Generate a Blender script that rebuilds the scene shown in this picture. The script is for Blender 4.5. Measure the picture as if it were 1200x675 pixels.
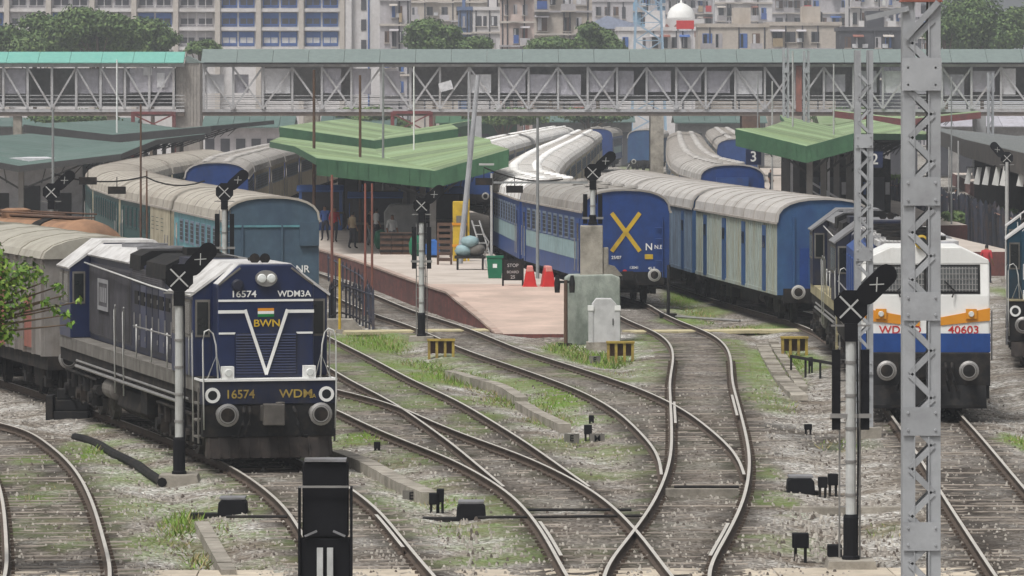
import bpy, math, random
import numpy as np
from mathutils import Vector, Matrix
random.seed(7); np.random.seed(7)
R = math.radians
for o in list(bpy.data.objects): bpy.data.objects.remove(o)
scn = bpy.context.scene
COL = scn.collection

# ------------------------------------------------------------------ camera, sky, sun, exposure
F, H, YH = 6000.0, 7.7, 110.0          # focal length in photo pixels, eye height over rail top, horizon row
cam_d = bpy.data.cameras.new('camera'); cam = bpy.data.objects.new('camera', cam_d); COL.objects.link(cam)
cam.location = (0, 0, H); cam.rotation_euler = (R(90), 0, 0)
cam_d.sensor_width = 36; cam_d.lens = 36 * F / 1200; cam_d.shift_y = -(337.5 - YH) / 1200
cam_d.clip_start = 1; cam_d.clip_end = 20000
scn.camera = cam
SUN_EL, SUN_AZ = 62, 215               # degrees; azimuth clockwise from +Y (sun high, behind and left of the camera)
w = bpy.data.worlds.new('World'); scn.world = w; w.use_nodes = True
nt = w.node_tree; nt.nodes.clear()
out = nt.nodes.new('ShaderNodeOutputWorld'); bg = nt.nodes.new('ShaderNodeBackground')
sky = nt.nodes.new('ShaderNodeTexSky'); sky.sky_type = 'NISHITA'; sky.sun_disc = False
sky.sun_elevation = R(SUN_EL); sky.sun_rotation = R(SUN_AZ); sky.air_density = 1.0; sky.dust_density = 6.0; sky.ozone_density = 1.0
hs = nt.nodes.new('ShaderNodeHueSaturation'); hs.inputs['Saturation'].default_value = 0.12
nt.links.new(sky.outputs[0], hs.inputs['Color']); nt.links.new(hs.outputs[0], bg.inputs[0]); nt.links.new(bg.outputs[0], out.inputs[0])
bg.inputs[1].default_value = 0.072
sd = bpy.data.lights.new('sun', 'SUN'); sd.energy = 1.5; sd.angle = R(12); sd.color = (1, .97, .92)
sun = bpy.data.objects.new('sun', sd); COL.objects.link(sun)
az = R(SUN_AZ); el = R(SUN_EL)
sdir = Vector((math.sin(az) * math.cos(el), math.cos(az) * math.cos(el), math.sin(el)))
sun.rotation_euler = sdir.to_track_quat('Z', 'Y').to_euler(); sun.location = (0, 0, 60)
vs = scn.view_settings
vs.view_transform = 'Standard'; vs.look = 'None'; vs.gamma = 1; vs.exposure = 0.68; vs.use_curve_mapping = False
scn.render.resolution_x = 1024; scn.render.resolution_y = 576

# ------------------------------------------------------------------ helpers
def G(px, py, z=0.0):                  # photo pixel on the level z -> world (x, y)
    D = F * (H - z) / (py - YH); return ((px - 600) * D / F, D)
def WS(px, s): return ((px - 600) / s, F / s)     # photo column and scale (pixels a metre) -> world (x, y)

def mat(name, col, rough=.65, metal=0.0, var=.18, scale=2.5, dirt=None, amt=.0, dscale=1.2, streak=1.0, bump=.0, bscale=30, spec=.35, ov=.0):
    m = bpy.data.materials.new(name); m.use_nodes = True
    n = m.node_tree; b = n.nodes['Principled BSDF']; L = n.links.new
    b.inputs['Roughness'].default_value = rough; b.inputs['Metallic'].default_value = metal
    b.inputs['Specular IOR Level'].default_value = spec
    tc = n.nodes.new('ShaderNodeTexCoord'); oi = n.nodes.new('ShaderNodeObjectInfo')
    ad = n.nodes.new('ShaderNodeVectorMath'); ad.operation = 'MULTIPLY_ADD'
    n0 = n.nodes.new('ShaderNodeCombineXYZ')
    for i in range(3): L(oi.outputs['Random'], n0.inputs[i])
    ad.inputs[1].default_value = (37, 53, 29)
    L(n0.outputs[0], ad.inputs[0]); L(tc.outputs['Object'], ad.inputs[2])
    no = n.nodes.new('ShaderNodeTexNoise'); no.inputs['Scale'].default_value = scale; no.inputs['Detail'].default_value = 6; no.inputs['Roughness'].default_value = .65
    L(ad.outputs[0], no.inputs['Vector'])
    mr = n.nodes.new('ShaderNodeMapRange'); mr.inputs[1].default_value = .3; mr.inputs[2].default_value = .7
    mr.inputs[3].default_value = 1 - var; mr.inputs[4].default_value = 1 + var
    L(no.outputs[0], mr.inputs[0])
    sc_out = mr.outputs[0]
    if ov:
        orr = n.nodes.new('ShaderNodeMapRange'); orr.inputs[3].default_value = 1-ov; orr.inputs[4].default_value = 1+ov; L(oi.outputs['Random'], orr.inputs[0])
        om = n.nodes.new('ShaderNodeMath'); om.operation = 'MULTIPLY'; L(mr.outputs[0], om.inputs[0]); L(orr.outputs[0], om.inputs[1]); sc_out = om.outputs[0]
    mu = n.nodes.new('ShaderNodeVectorMath'); mu.operation = 'SCALE'; mu.inputs[0].default_value = col[:3]
    L(sc_out, mu.inputs['Scale'])
    last = mu.outputs[0]
    if dirt is not None:
        mp = n.nodes.new('ShaderNodeMapping'); mp.inputs['Scale'].default_value = (1, 1, 1 / streak); L(ad.outputs[0], mp.inputs[0])
        d = n.nodes.new('ShaderNodeTexNoise'); d.inputs['Scale'].default_value = dscale; d.inputs['Detail'].default_value = 8; d.inputs['Roughness'].default_value = .7
        L(mp.outputs[0], d.inputs['Vector'])
        r = n.nodes.new('ShaderNodeMapRange'); r.inputs[1].default_value = .62 - amt * .35; r.inputs[2].default_value = .72 - amt * .1; r.inputs[4].default_value = min(1, .45 + amt * .5)
        L(d.outputs[0], r.inputs[0])
        mx = n.nodes.new('ShaderNodeMixRGB'); mx.inputs[2].default_value = (*dirt, 1)
        L(r.outputs[0], mx.inputs[0]); L(last, mx.inputs[1]); last = mx.outputs[0]
    L(last, b.inputs['Base Color'])
    if bump:
        bn = n.nodes.new('ShaderNodeTexNoise'); bn.inputs['Scale'].default_value = bscale; bn.inputs['Detail'].default_value = 4; L(ad.outputs[0], bn.inputs['Vector'])
        bp = n.nodes.new('ShaderNodeBump'); bp.inputs['Strength'].default_value = bump; bp.inputs['Distance'].default_value = .05
        L(bn.outputs[0], bp.inputs['Height']); L(bp.outputs[0], b.inputs['Normal'])
    return m

RUST = (.11, .065, .04); SOOT = (.035, .033, .032); DUST = (.33, .28, .22)
m_navy = mat('navy_paint', (.009, .018, .064), .38, dirt=(.03, .03, .04), amt=.35, dscale=1.5, streak=3, spec=.5)
m_navyd = mat('dark_navy_paint', (.008, .013, .04), .5, dirt=SOOT, amt=.6, dscale=2, streak=3)
m_black = mat('sooty_black', (.011, .011, .012), .75, dirt=(.05, .04, .032), amt=.4, dscale=3, spec=.25)
m_sigblack = mat('signal_black', (.006, .006, .008), .75, var=.3, spec=.2)
m_under = mat('grimy_underframe', (.014, .013, .013), .85, dirt=(.06, .045, .034), amt=.4, dscale=2.5, spec=.2)
m_white = mat('white_paint', (.78, .78, .76), .5, var=.06)
m_roofw = mat('white_roof_paint', (.58, .57, .56), .6, var=.12, dirt=(.2, .18, .16), amt=.45, dscale=1.6)
m_grey = mat('grey_paint', (.2, .2, .21), .6, dirt=(.1, .09, .08), amt=.4, streak=2)
m_lgrille = mat('grey_louvre', (.085, .082, .092), .7, dirt=(.035, .032, .03), amt=.5, streak=3)
m_sill = mat('dusty_sill', (.165, .155, .14), .8, dirt=(.06, .05, .042), amt=.55, dscale=2, streak=2)
m_cream = mat('cream_sill', (.42, .37, .22), .7, dirt=(.12, .1, .07), amt=.6, streak=3)
m_steel = mat('worn_steel', (.33, .32, .31), .45, .6, var=.2)
m_railtop = mat('rail_head', (.66, .62, .56), .35, .25, var=.12, scale=1, spec=.6)  # pale base paints in the sky's reflection on the rail tops
m_railside = mat('rail_web', (.075, .055, .042), .85, var=.3)
m_wheel = mat('wheel_steel', (.12, .11, .1), .6, .4, var=.3, dirt=(.2, .16, .12), amt=.3)
m_glass = mat('dark_glass', (.015, .018, .02), .12, var=.1, spec=.6)
m_lens = mat('lamp_lens', (.7, .72, .7), .15, spec=.8)
m_yellow = mat('yellow_paint', (.55, .37, .03), .55, dirt=(.2, .13, .05), amt=.35)
m_dyel = mat('dull_yellow', (.4,.29,.06), .7, dirt=(.16,.11,.05), amt=.6, dscale=3)
m_orange = mat('orange_paint', (.66, .27, .02), .5, var=.08)
m_red = mat('red_plastic', (.55, .03, .03), .4, var=.12)
m_redpaint = mat('red_lettering', (.5, .03, .03), .5)
m_galv = mat('galvanised_steel', (.36, .37, .385), .55, .15, var=.14, scale=1.3, dirt=(.24, .24, .25), amt=.3, ov=.08)
m_conc = mat('weathered_concrete', (.34, .31, .265), .9, var=.25, dirt=(.11, .1, .08), amt=.55, bump=.3, ov=.15)
m_concg = mat('greenish_concrete', (.34, .37, .33), .9, var=.2, dirt=(.07, .1, .08), amt=.55, dscale=1.6, streak=2.5, bump=.2)
m_sleeper = mat('sleeper_concrete', (.27, .235, .2), .95, var=.3, dirt=(.14, .115, .09), amt=.5, dscale=3, bump=.3, ov=.25)
m_brass = mat('dull_lens', (.25, .2, .1), .3)
m_green = mat('green_bin_plastic', (.01, .14, .07), .5)
m_blue = mat('blue_tarpaulin', (.03, .13, .42), .6)
m_brown = mat('rusty_brown_steel', (.13, .075, .05), .8, dirt=(.05, .035, .03), amt=.5)
m_dred = mat('dark_red_steel', (.17, .045, .045), .75, dirt=(.08, .05, .045), amt=.5)
m_skin = mat('skin', (.24, .13, .08), .6); m_hair = mat('hair', (.012, .01, .009), .7)

class MB:
    def __init__(s): s.v = []; s.f = []; s.m = []
    def quad(s, *p, mi=0):
        i = len(s.v); s.v += [tuple(q) for q in p]; s.f.append(tuple(range(i, i + len(p)))); s.m.append(mi); return s
    def box(s, x0, x1, y0, y1, z0, z1, mi=0):
        i = len(s.v)
        s.v += [(x0,y0,z0),(x1,y0,z0),(x1,y1,z0),(x0,y1,z0),(x0,y0,z1),(x1,y0,z1),(x1,y1,z1),(x0,y1,z1)]
        for q in ((0,3,2,1),(4,5,6,7),(0,1,5,4),(1,2,6,5),(2,3,7,6),(3,0,4,7)): s.f.append(tuple(i+k for k in q)); s.m.append(mi)
        return s
    def prism(s, prof, axis, a0, a1, mi=0, caps=True, closed=True):    # 2D outline swept along an axis
        i = len(s.v); n = len(prof)
        def P(u, v, a): return (a,u,v) if axis == 'x' else (u,a,v) if axis == 'y' else (u,v,a)
        for a in (a0, a1): s.v += [P(u, v, a) for u, v in prof]
        for k in range(n if closed else n - 1):
            j = (k + 1) % n; s.f.append((i+k, i+j, i+n+j, i+n+k)); s.m.append(mi)
        if caps and closed:
            s.f.append(tuple(range(i, i+n))); s.f.append(tuple(range(i+2*n-1, i+n-1, -1))); s.m += [mi, mi]
        return s
    def bar(s, p, q, w, d=None, mi=0, up=(0,0,1)):
        p = Vector(p); q = Vector(q); d = d or w; t = (q - p).normalized(); u = Vector(up)
        if abs(t.dot(u)) > .95: u = Vector((0,1,0))
        a = t.cross(u).normalized(); b = a.cross(t).normalized(); i = len(s.v)
        for c in (p, q):
            for sa, sb in ((-1,-1),(1,-1),(1,1),(-1,1)): s.v.append(tuple(c + a*(sa*w/2) + b*(sb*d/2)))
        for f in ((0,1,5,4),(1,2,6,5),(2,3,7,6),(3,0,4,7),(0,3,2,1),(4,5,6,7)): s.f.append(tuple(i+k for k in f)); s.m.append(mi)
        return s
    def tube(s, pts, r, n=8, mi=0, r2=None):
        pts = [Vector(p) for p in pts]; i0 = len(s.v); N = len(pts)
        for k, p in enumerate(pts):
            t = (pts[min(k+1,N-1)] - pts[max(k-1,0)]).normalized()
            u = Vector((0,0,1)) if abs(t.z) < .9 else Vector((0,1,0))
            a = t.cross(u).normalized(); b = a.cross(t).normalized()
            rr = r if r2 is None else r + (r2 - r) * k / max(1, N-1)
            for j in range(n):
                an = 2*math.pi*j/n; s.v.append(tuple(p + a*(rr*math.cos(an)) + b*(rr*math.sin(an))))
        for k in range(N-1):
            for j in range(n):
                jj = (j+1) % n; s.f.append((i0+k*n+j, i0+k*n+jj, i0+(k+1)*n+jj, i0+(k+1)*n+j)); s.m.append(mi)
        s.f.append(tuple(i0+j for j in range(n-1,-1,-1))); s.f.append(tuple(i0+(N-1)*n+j for j in range(n))); s.m += [mi, mi]
        return s
    def lathe(s, prof, c, axis='z', n=16, mi=0, cap=True):                       # (radius, height) outline turned about an axis through c
        i0 = len(s.v)
        for r, h in prof:
            for j in range(n):
                a = 2*math.pi*j/n; u, v = r*math.cos(a), r*math.sin(a)
                q = (u,v,h) if axis == 'z' else (u,h,v) if axis == 'y' else (h,u,v)
                s.v.append((c[0]+q[0], c[1]+q[1], c[2]+q[2]))
        N = len(prof)
        for k in range(N-1):
            for j in range(n):
                jj = (j+1) % n; s.f.append((i0+k*n+j, i0+k*n+jj, i0+(k+1)*n+jj, i0+(k+1)*n+j)); s.m.append(mi)
        if cap: s.f.append(tuple(i0+j for j in range(n))); s.f.append(tuple(i0+(N-1)*n+j for j in range(n))); s.m += [mi, mi]
        return s
    def mesh(s, name, mats, smooth=False, fix=True):
        me = bpy.data.meshes.new(name); me.from_pydata(s.v, [], s.f)
        for m in (mats if isinstance(mats, (list, tuple)) else [mats]): me.materials.append(m)
        if any(s.m): me.polygons.foreach_set('material_index', s.m)
        if fix:
            import bmesh
            b = bmesh.new(); b.from_mesh(me); bmesh.ops.recalc_face_normals(b, faces=b.faces); b.to_mesh(me); b.free()
        if smooth: me.shade_smooth() if hasattr(me, 'shade_smooth') else None
        me.update(); return me

def O(name, me, parent=None, loc=None, rz=0, bevel=0, **kw):
    o = bpy.data.objects.new(name, me); COL.objects.link(o)
    if parent is not None: o.parent = parent
    if loc is not None: o.location = loc
    if rz: o.rotation_euler = (0, 0, rz)
    if bevel:
        b = o.modifiers.new('bevel', 'BEVEL'); b.width = bevel; b.segments = 2; b.limit_method = 'ANGLE'; b.angle_limit = R(35)
    for k, v in kw.items(): o[k] = v
    return o
def thing(name, label, cat, loc=(0,0,0), rz=0, group=None):
    o = O(name, None, None, loc, rz, label=label, category=cat); o.empty_display_size = .3
    if group: o['group'] = group
    return o
_txt = {}
def text(body, size, m, parent, loc, name='lettering', align='CENTER', thick=.004, sx=1.0, rz=0, ext=None):
    key = (body, size, m.name, sx)
    if key not in _txt:
        c = bpy.data.curves.new('t', 'FONT'); c.body = body; c.size = size; c.extrude = thick; c.align_x = align; c.align_y = 'CENTER'; c.offset = size*.012
        t = bpy.data.objects.new('t', c); COL.objects.link(t)
        dg = bpy.context.evaluated_depsgraph_get(); dg.update()
        me = bpy.data.meshes.new_from_object(t.evaluated_get(dg)); bpy.data.objects.remove(t)
        me.transform(Matrix.Diagonal((sx, 1, 1, 1))); me.transform(Matrix.Rotation(R(90), 4, 'X')); me.materials.clear(); me.materials.append(m); _txt[key] = me
    o = O(name, _txt[key], parent, loc, rz); return o

for _b, _s, _m, _x in (('N',.36,m_white,1),('N.E.',.2,m_white,1),('25/07',.16,m_white,1),('13041',.14,m_white,1),('45 T',.14,m_white,1),('NR',.34,m_white,1),('16574',.19,m_white,1.15),('WDM3A',.18,m_white,1.05),('BWN',.21,m_yellow,1.15),
    ('16574',.25,m_dyel,1),('WDM',.27,m_yellow,1.15),('3A',.14,m_yellow,1),('WDP4D',.26,m_redpaint,1.1),('40603',.26,m_redpaint,1.15),('E',.2,m_sigblack,1),('M',.2,m_sigblack,1),('WDM',.24,m_dyel,1.15),('3A',.12,m_dyel,1),('STOP',.17,mat('board_white',(.42,.42,.41),.6),1),('3',.7,m_white,1),('2',.7,m_white,1)):
    o_ = text(_b, _s, _m, None, None, sx=_x); bpy.data.objects.remove(o_)          # lettering made while the scene is still small
def person_mesh(shirt, trousers, pose):
    st_ = .1 if pose == 0 else .2
    V_ = {'pel':(0,0,.92),'sp':(0,-.01,1.15),'ch':(0,-.01,1.34),'nk':(0,-.01,1.45),'hd':(0,-.03,1.57),'tp':(0,-.03,1.66),
     'hl':(-.1,0,.88),'kl':(-.11,-.02-st_*.5,.48),'al':(-.12,.0-st_*.6,.08),'fl':(-.13,-.14-st_*.6,.03),'hr':(.1,0,.88),'kr':(.11,-.02+st_*.3,.48),'ar':(.12,.05+st_*.7,.08),'fr':(.13,-.09+st_*.7,.03),
     'sl':(-.19,0,1.38),'el':(-.26,.03,1.1),'wl':(-.27,-.08 if pose < 2 else -.25,.87 if pose < 2 else 1.12),'ml':(-.27,-.11 if pose < 2 else -.33,.78 if pose < 2 else 1.14),'sr':(.19,0,1.38),'er':(.26,.03,1.1),'wr':(.27,-.07,.87),'mr':(.27,-.1,.78)}
    Rr = {'pel':.15,'sp':.13,'ch':.155,'nk':.06,'hd':.095,'tp':.07,'hl':.1,'kl':.065,'al':.045,'fl':.04,'hr':.1,'kr':.065,'ar':.045,'fr':.04,'sl':.065,'el':.045,'wl':.033,'ml':.035,'sr':.065,'er':.045,'wr':.033,'mr':.035}
    nm = list(V_); E = [('pel','sp'),('sp','ch'),('ch','nk'),('nk','hd'),('hd','tp'),('pel','hl'),('hl','kl'),('kl','al'),('al','fl'),('pel','hr'),('hr','kr'),('kr','ar'),('ar','fr'),('ch','sl'),('sl','el'),('el','wl'),('wl','ml'),('ch','sr'),('sr','er'),('er','wr'),('wr','mr')]
    me = bpy.data.meshes.new('p'); me.from_pydata([V_[n] for n in nm], [(nm.index(a), nm.index(b)) for a, b in E], [])
    o = bpy.data.objects.new('p', me); COL.objects.link(o); sk = o.modifiers.new('s', 'SKIN'); su = o.modifiers.new('u', 'SUBSURF'); su.levels = 1; su.render_levels = 1
    for i, n in enumerate(nm):
        r = Rr[n]; me.skin_vertices[0].data[i].radius = (r*(1.15 if n in ('ch','pel') else 1), r*(.75 if n in ('ch','pel','sp') else 1)); me.skin_vertices[0].data[i].use_root = (n == 'pel')
    dg = bpy.context.evaluated_depsgraph_get(); dg.update(); m2 = bpy.data.meshes.new_from_object(o.evaluated_get(dg)); bpy.data.objects.remove(o)
    m2.materials.clear(); [m2.materials.append(m) for m in (shirt, trousers, m_skin, m_hair)]
    for p in m2.polygons:
        c = p.center; p.material_index = (3 if c.z > 1.62 or (c.z > 1.54 and c.y > -.01) else 2 if c.z > 1.45 else 2 if abs(c.x) > .2 and c.z < 1.08 else 1 if c.z < .95 else 0)
        p.use_smooth = True
        if c.z < .09: p.material_index = 3
    return m2
mk = lambda n, c: mat(n, c, .8, var=.2)
c_w, c_r, c_b, c_k, c_y, c_g = mk('white_cloth',(.6,.6,.58)), mk('red_cloth',(.45,.04,.05)), mk('blue_cloth',(.05,.1,.3)), mk('dark_cloth',(.03,.03,.04)), mk('tan_cloth',(.35,.27,.17)), mk('grey_cloth',(.2,.2,.21))
PM = {}
for _a, _b, _p in ((c_r,c_k,0),(c_r,c_k,1),(c_b,c_k,0),(c_k,c_g,1),(c_w,c_k,0),(c_r,c_r,0),(c_w,c_b,0),(c_b,c_b,2),(c_k,c_k,1),(c_w,c_g,1),(c_y,c_k,0),(c_g,c_k,2)): PM[(_a.name,_b.name,_p)] = person_mesh(_a, _b, _p)
def ordn(i): return ['first','second','third','fourth','fifth','sixth','seventh','eighth','ninth','tenth','eleventh','twelfth','thirteenth','fourteenth'][i]

# ------------------------------------------------------------------ track centre lines (traced on the ground, metres)
class Path:
    def __init__(s, pts, smooth=30):
        P = [Vector((x, y)) for x, y in pts]; P = [P[0]*2-P[1]] + P + [P[-1]*2-P[-2]]; Q = []
        for i in range(1, len(P)-2):
            a, b, c, d = P[i-1:i+3]; n = max(2, int((c-b).length/.5))
            for k in range(n):
                t = k/n; Q.append(.5*((2*b)+(c-a)*t+(2*a-5*b+4*c-d)*t*t+(3*b-a-3*c+d)*t**3))
        Q.append(P[-2]); A = np.array([[q.x, q.y] for q in Q])
        for _ in range(smooth): A[1:-1] = .5*A[1:-1] + .25*(A[:-2] + A[2:])
        s.P = A; s._arc()
    def _arc(s): s.L = np.concatenate([[0], np.cumsum(np.hypot(*np.diff(s.P, axis=0).T))])
    def at(s, l):
        l = min(max(l, 0), s.L[-1]); i = min(int(np.searchsorted(s.L, l)), len(s.L)-1); i = max(1, i)
        t = (l - s.L[i-1]) / max(1e-6, s.L[i]-s.L[i-1]); p = s.P[i-1]*(1-t) + s.P[i]*t; d = s.P[i]-s.P[i-1]; d = d/np.hypot(*d)
        return p, d
    def atD(s, D): return float(np.interp(D, s.P[:,1], s.L))
    def X(s, D): return float(np.interp(D, s.P[:,1], s.P[:,0]))
    def off(s, d):
        t = np.gradient(s.P, axis=0); t /= np.hypot(t[:,0], t[:,1])[:,None]; q = Path.__new__(Path)
        q.P = s.P + d*np.stack([t[:,1], -t[:,0]], 1); q._arc(); return q
def rail(pts, side, more=(), pre=()):           # rail traced near -> far, shifted half a gauge to the centre line
    p = Path([G(*q) for q in pts], 6).off(side*.838); k = list(range(0, len(p.P)-2, 6))
    return Path(list(pre) + [tuple(p.P[i]) for i in k] + list(more), 60)
T1 = rail([(132,675),(118,620),(105,580),(85,545),(50,515),(0,487)], -1, [(-17.5,130),(-22,142),(-30,158)], [(-7.0,66),(-6.9,74)])
T2 = rail([(385,675),(358,632),(338,598),(312,572)], 1, [(-4.99,106.2),(-7.3,116.5),(-10.0,127.2),(-13.8,141),(-18.5,155),(-24,169)], [(-.5,66),(-1.3,74)])
P1 = rail([(785,672),(743,617),(700,577),(656,553),(612,532),(561,515),(498,490),(467,475),(394,455)], -1, [(-9.0,145),(-14,155),(-20,165),(-27,174)], [(2.6,66),(2.1,74)])
P2 = rail([(700,576),(663,550),(616,517),(569,488),(531,466),(486,446),(443,423),(395,399)], -1, [(-8.2,174),(-10.9,190),(-14.2,209),(-18.6,243),(-20,265),(-19.7,293),(-18.9,333),(-17.4,387),(-16.5,470),(-16,560)])
S = rail([(826,672),(850,630),(870,590),(878,555),(878,530),(872,500),(862,462),(858,446),(856,417),(847,400),(826,387),(796,376),(761,359)], -1,
         [(4.06,189),(2.1,206),(.6,233),(1.0,273),(2.2,324),(4.25,392),(6.7,480),(9.8,577),(15,720)], [(2.1,66),(2.2,74)])
Q = rail([(874,562),(866,536),(853,520),(834,504),(809,484),(776,466),(743,452),(680,431),(607,408),(571,393),(531,378),(488,365),(439,345)], -1,
         [(-8.4,215),(-12,240),(-15.3,264),(-16,300),(-16,364),(-15,440),(-14,560)])
U = rail([(1165,672),(1105,580),(1058,505),(1042,484)], 1, [(10.5,140),(10.75,160),(10.4,172),(8.7,189),(6.9,210),(5.5,233),(5.3,262),(6.2,310),(8.6,392),(11.2,480),(14.2,577)], [(8.1,62),(8.35,74)])
RR = Path([(12.3,215),(11.4,240),(10.9,255),(10.6,275),(10.9,300),(12.3,353),(15.6,461),(18.3,545),(24,700)])
RB = Path([(14.6,275),(14.8,300),(16.2,353),(19.5,461),(22.2,545),(27.8,700)])
LB = Path([(-2.7,330),(-1.9,380),(1.6,470),(6.2,571),(11,680)])
V = Path([(13.0,66),(14.2,110),(15.65,147),(17.4,165),(19.6,190),(22,215)])
# ------------------------------------------------------------------ ground
GRASS = [(430,402,62,13,1),(520,443,70,9,1),(470,428,60,8,.9),(655,470,38,16,1),(655,492,45,7,.8),(430,515,32,8,1),(520,588,45,8,.8),(585,600,35,8,.5),(38,541,34,6,.9),(38,588,40,8,1),(103,533,17,11,1),
 (212,612,26,16,1),(180,640,42,18,.55),(265,618,20,12,.5),(700,420,45,9,1),(660,408,30,8,.9),(800,350,25,9,1),(800,377,35,6,.9),(905,430,28,22,.9),(900,470,30,14,.6),(860,405,18,8,.6),(935,420,30,14,.9),(470,455,50,8,.7),
 (540,505,40,8,.6),(600,452,50,8,.7),(1195,520,18,12,1),(1160,300,60,8,.8),(745,195,22,12,.9),(75,640,22,14,.5),(110,630,14,18,.5),(400,432,30,6,.8),(760,437,30,7,.5),(1060,505,20,5,.3),(545,470,60,7,.6),(1185,345,18,8,.7),
 (420,475,40,8,.6),(620,425,40,6,.7),(380,615,30,8,.5),(25,620,20,20,.4),(330,640,14,10,.4),(900,385,60,5,.8),(700,650,20,6,.3),(720,540,30,8,.3),(500,472,45,9,.8),(450,442,50,9,.9),(560,490,40,8,.6),(590,470,40,8,.7),(640,520,40,10,.4),(480,540,50,10,.4),(450,590,30,8,.4),(530,620,50,8,.4),(820,365,40,6,.7),(880,440,20,30,.7),(760,398,20,6,.6),(690,440,50,7,.5),(20,560,30,10,.5),(60,575,40,10,.5),(60,620,40,14,.4),(150,600,30,20,.4),(230,655,25,10,.7),(300,600,20,14,.4),(1000,520,40,8,.2),(1050,620,40,8,.2)]
gpatch = []
for px, py, rx, ry, st in GRASS:
    x, y = G(px, py, -.2); s = F / y
    x2, y2 = G(px, py - ry, -.2); gpatch.append((x, y, rx / s, max(.6, y2 - y), st))
TRK = [T1, T2, P1, P2, S, Q, U, V, RR]
def build_ground():
    xs = np.concatenate([[-6000,-1500,-500,-200,-100,-60,-40,-30], np.arange(-24, 24.01, .3), [30,40,60,100,200,500,1500,6000]])
    ys = np.concatenate([[-300,-50,20,50,68], np.arange(76, 190, .42), np.arange(190, 330, 3), [350,400,500,700,1000,1600,3000,9000]])
    X, Y = np.meshgrid(xs, ys); X = X.ravel(); Y = Y.ravel()
    pts = np.concatenate([t.P[(t.P[:,1] < 330)] for t in TRK])
    d = np.full(len(X), 99.); i2 = np.full(len(X), 99.)
    for k in range(0, len(X), 3000):
        dd = np.hypot(X[k:k+3000,None]-pts[None,:,0], Y[k:k+3000,None]-pts[None,:,1]); d[k:k+3000] = dd.min(1)
    rng = np.random.RandomState(3)
    ph = rng.rand(14) * 6.28; kx = rng.normal(0, 1, 14); ky = rng.normal(0, 1, 14)
    nz = sum(np.sin(X*kx[i]*1.3 + Y*ky[i]*1.0 + ph[i]) for i in range(14)) / 14
    fine = rng.normal(0, 1, len(X))
    near = (np.abs(X) < 24.5) & (Y > 70) & (Y < 191)
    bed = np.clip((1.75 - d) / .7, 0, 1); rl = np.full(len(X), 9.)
    rp_ = np.concatenate([t.off(q).P[(t.P[:,1] < 200)] for t in (T1,T2,P1,P2,S,Q,U,V) for q in (-.838,.838)]); idx = np.where(near)[0]
    for k in range(0, len(idx), 2500):
        ii = idx[k:k+2500]; lo, hi = Y[ii].min()-3, Y[ii].max()+3; w_ = rp_[(rp_[:,1] > lo) & (rp_[:,1] < hi)]
        if len(w_): rl[ii] = np.hypot(X[ii][:,None]-w_[None,:,0], Y[ii][:,None]-w_[None,:,1]).min(1)
    stain = np.clip(1.35 - rl/.4 + fine*.12, 0, 1)
    t = np.clip((d - 1.45) / 1.2, 0, 1); t = t*t*(3-2*t)
    Z = -.168 - .13*t + near*(fine*.011 + nz*.05*t)
    for pl, wd_ in (([(42,560),(50,600),(56,640),(62,674)],.3),([(20,500),(45,530),(60,560)],.25),([(900,490),(960,500),(990,512)],1.0),([(1120,540),(1140,600),(1150,650)],.7),([(560,470),(600,490)],.3)):
        lp = Path([G(*q) for q in pl], 2).P
        stain = np.maximum(stain, .9*np.clip(1.3 - np.hypot(X[:,None]-lp[None,:,0], Y[:,None]-lp[None,:,1]).min(1)/wd_ + nz*.5, 0, 1))
    gr = np.zeros(len(X))
    for x, y, rx, ry, st in gpatch:
        q = ((X-x)/rx)**2 + ((Y-y)/ry)**2; gr = np.maximum(gr, st*np.clip(1.25 - q + nz*.8 + fine*.12, 0, 1))
    gr = np.maximum(gr, np.clip(nz*1.6 + .1 + fine*.1, 0, .6)*np.clip(.25+(d-.7)*1.2, .15, 1)*((X > -10) & (X < 5.5) & (Y > 84) & (Y < 165)))
    gr *= 1 - .35*np.clip((1.0-d)/.4, 0, 1)
    n, mx = len(ys), len(xs)
    me = bpy.data.meshes.new('ground')
    f = [(j*mx+i, j*mx+i+1, (j+1)*mx+i+1, (j+1)*mx+i) for j in range(n-1) for i in range(mx-1)]
    me.from_pydata(np.stack([X, Y, Z], 1).tolist(), [], f)
    for nm, arr in (('bed', bed), ('grass', gr), ('stain', stain)):
        a = me.attributes.new(nm, 'FLOAT', 'POINT'); a.data.foreach_set('value', arr.astype(np.float32))
    me.shade_smooth()
    m = bpy.data.materials.new('ballast_ground'); m.use_nodes = True; N = m.node_tree; L = N.links.new; b = N.nodes['Principled BSDF']; b.inputs['Roughness'].default_value = .95; b.inputs['Specular IOR Level'].default_value = .15
    tc = N.nodes.new('ShaderNodeTexCoord')
    def noise(sc, det=6, ro=.65):
        q = N.nodes.new('ShaderNodeTexNoise'); q.inputs['Scale'].default_value = sc; q.inputs['Detail'].default_value = det; q.inputs['Roughness'].default_value = ro; L(tc.outputs['Object'], q.inputs['Vector']); return q
    def ramp(src, stops):
        r = N.nodes.new('ShaderNodeValToRGB'); e = r.color_ramp.elements
        for i, (p, c) in enumerate(stops):
            q = e[i] if i < 2 else e.new(p)
            q.position = p; q.color = (*c, 1)
        L(src, r.inputs[0]); return r.outputs[0]
    def mix(fac, a, c, mode='MIX'):
        x = N.nodes.new('ShaderNodeMixRGB'); x.blend_type = mode
        if isinstance(fac, float): x.inputs[0].default_value = fac
        else: L(fac, x.inputs[0])
        for i, q in ((1, a), (2, c)):
            if isinstance(q, tuple): x.inputs[i].default_value = (*q, 1)
            else: L(q, x.inputs[i])
        return x.outputs[0]
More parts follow.
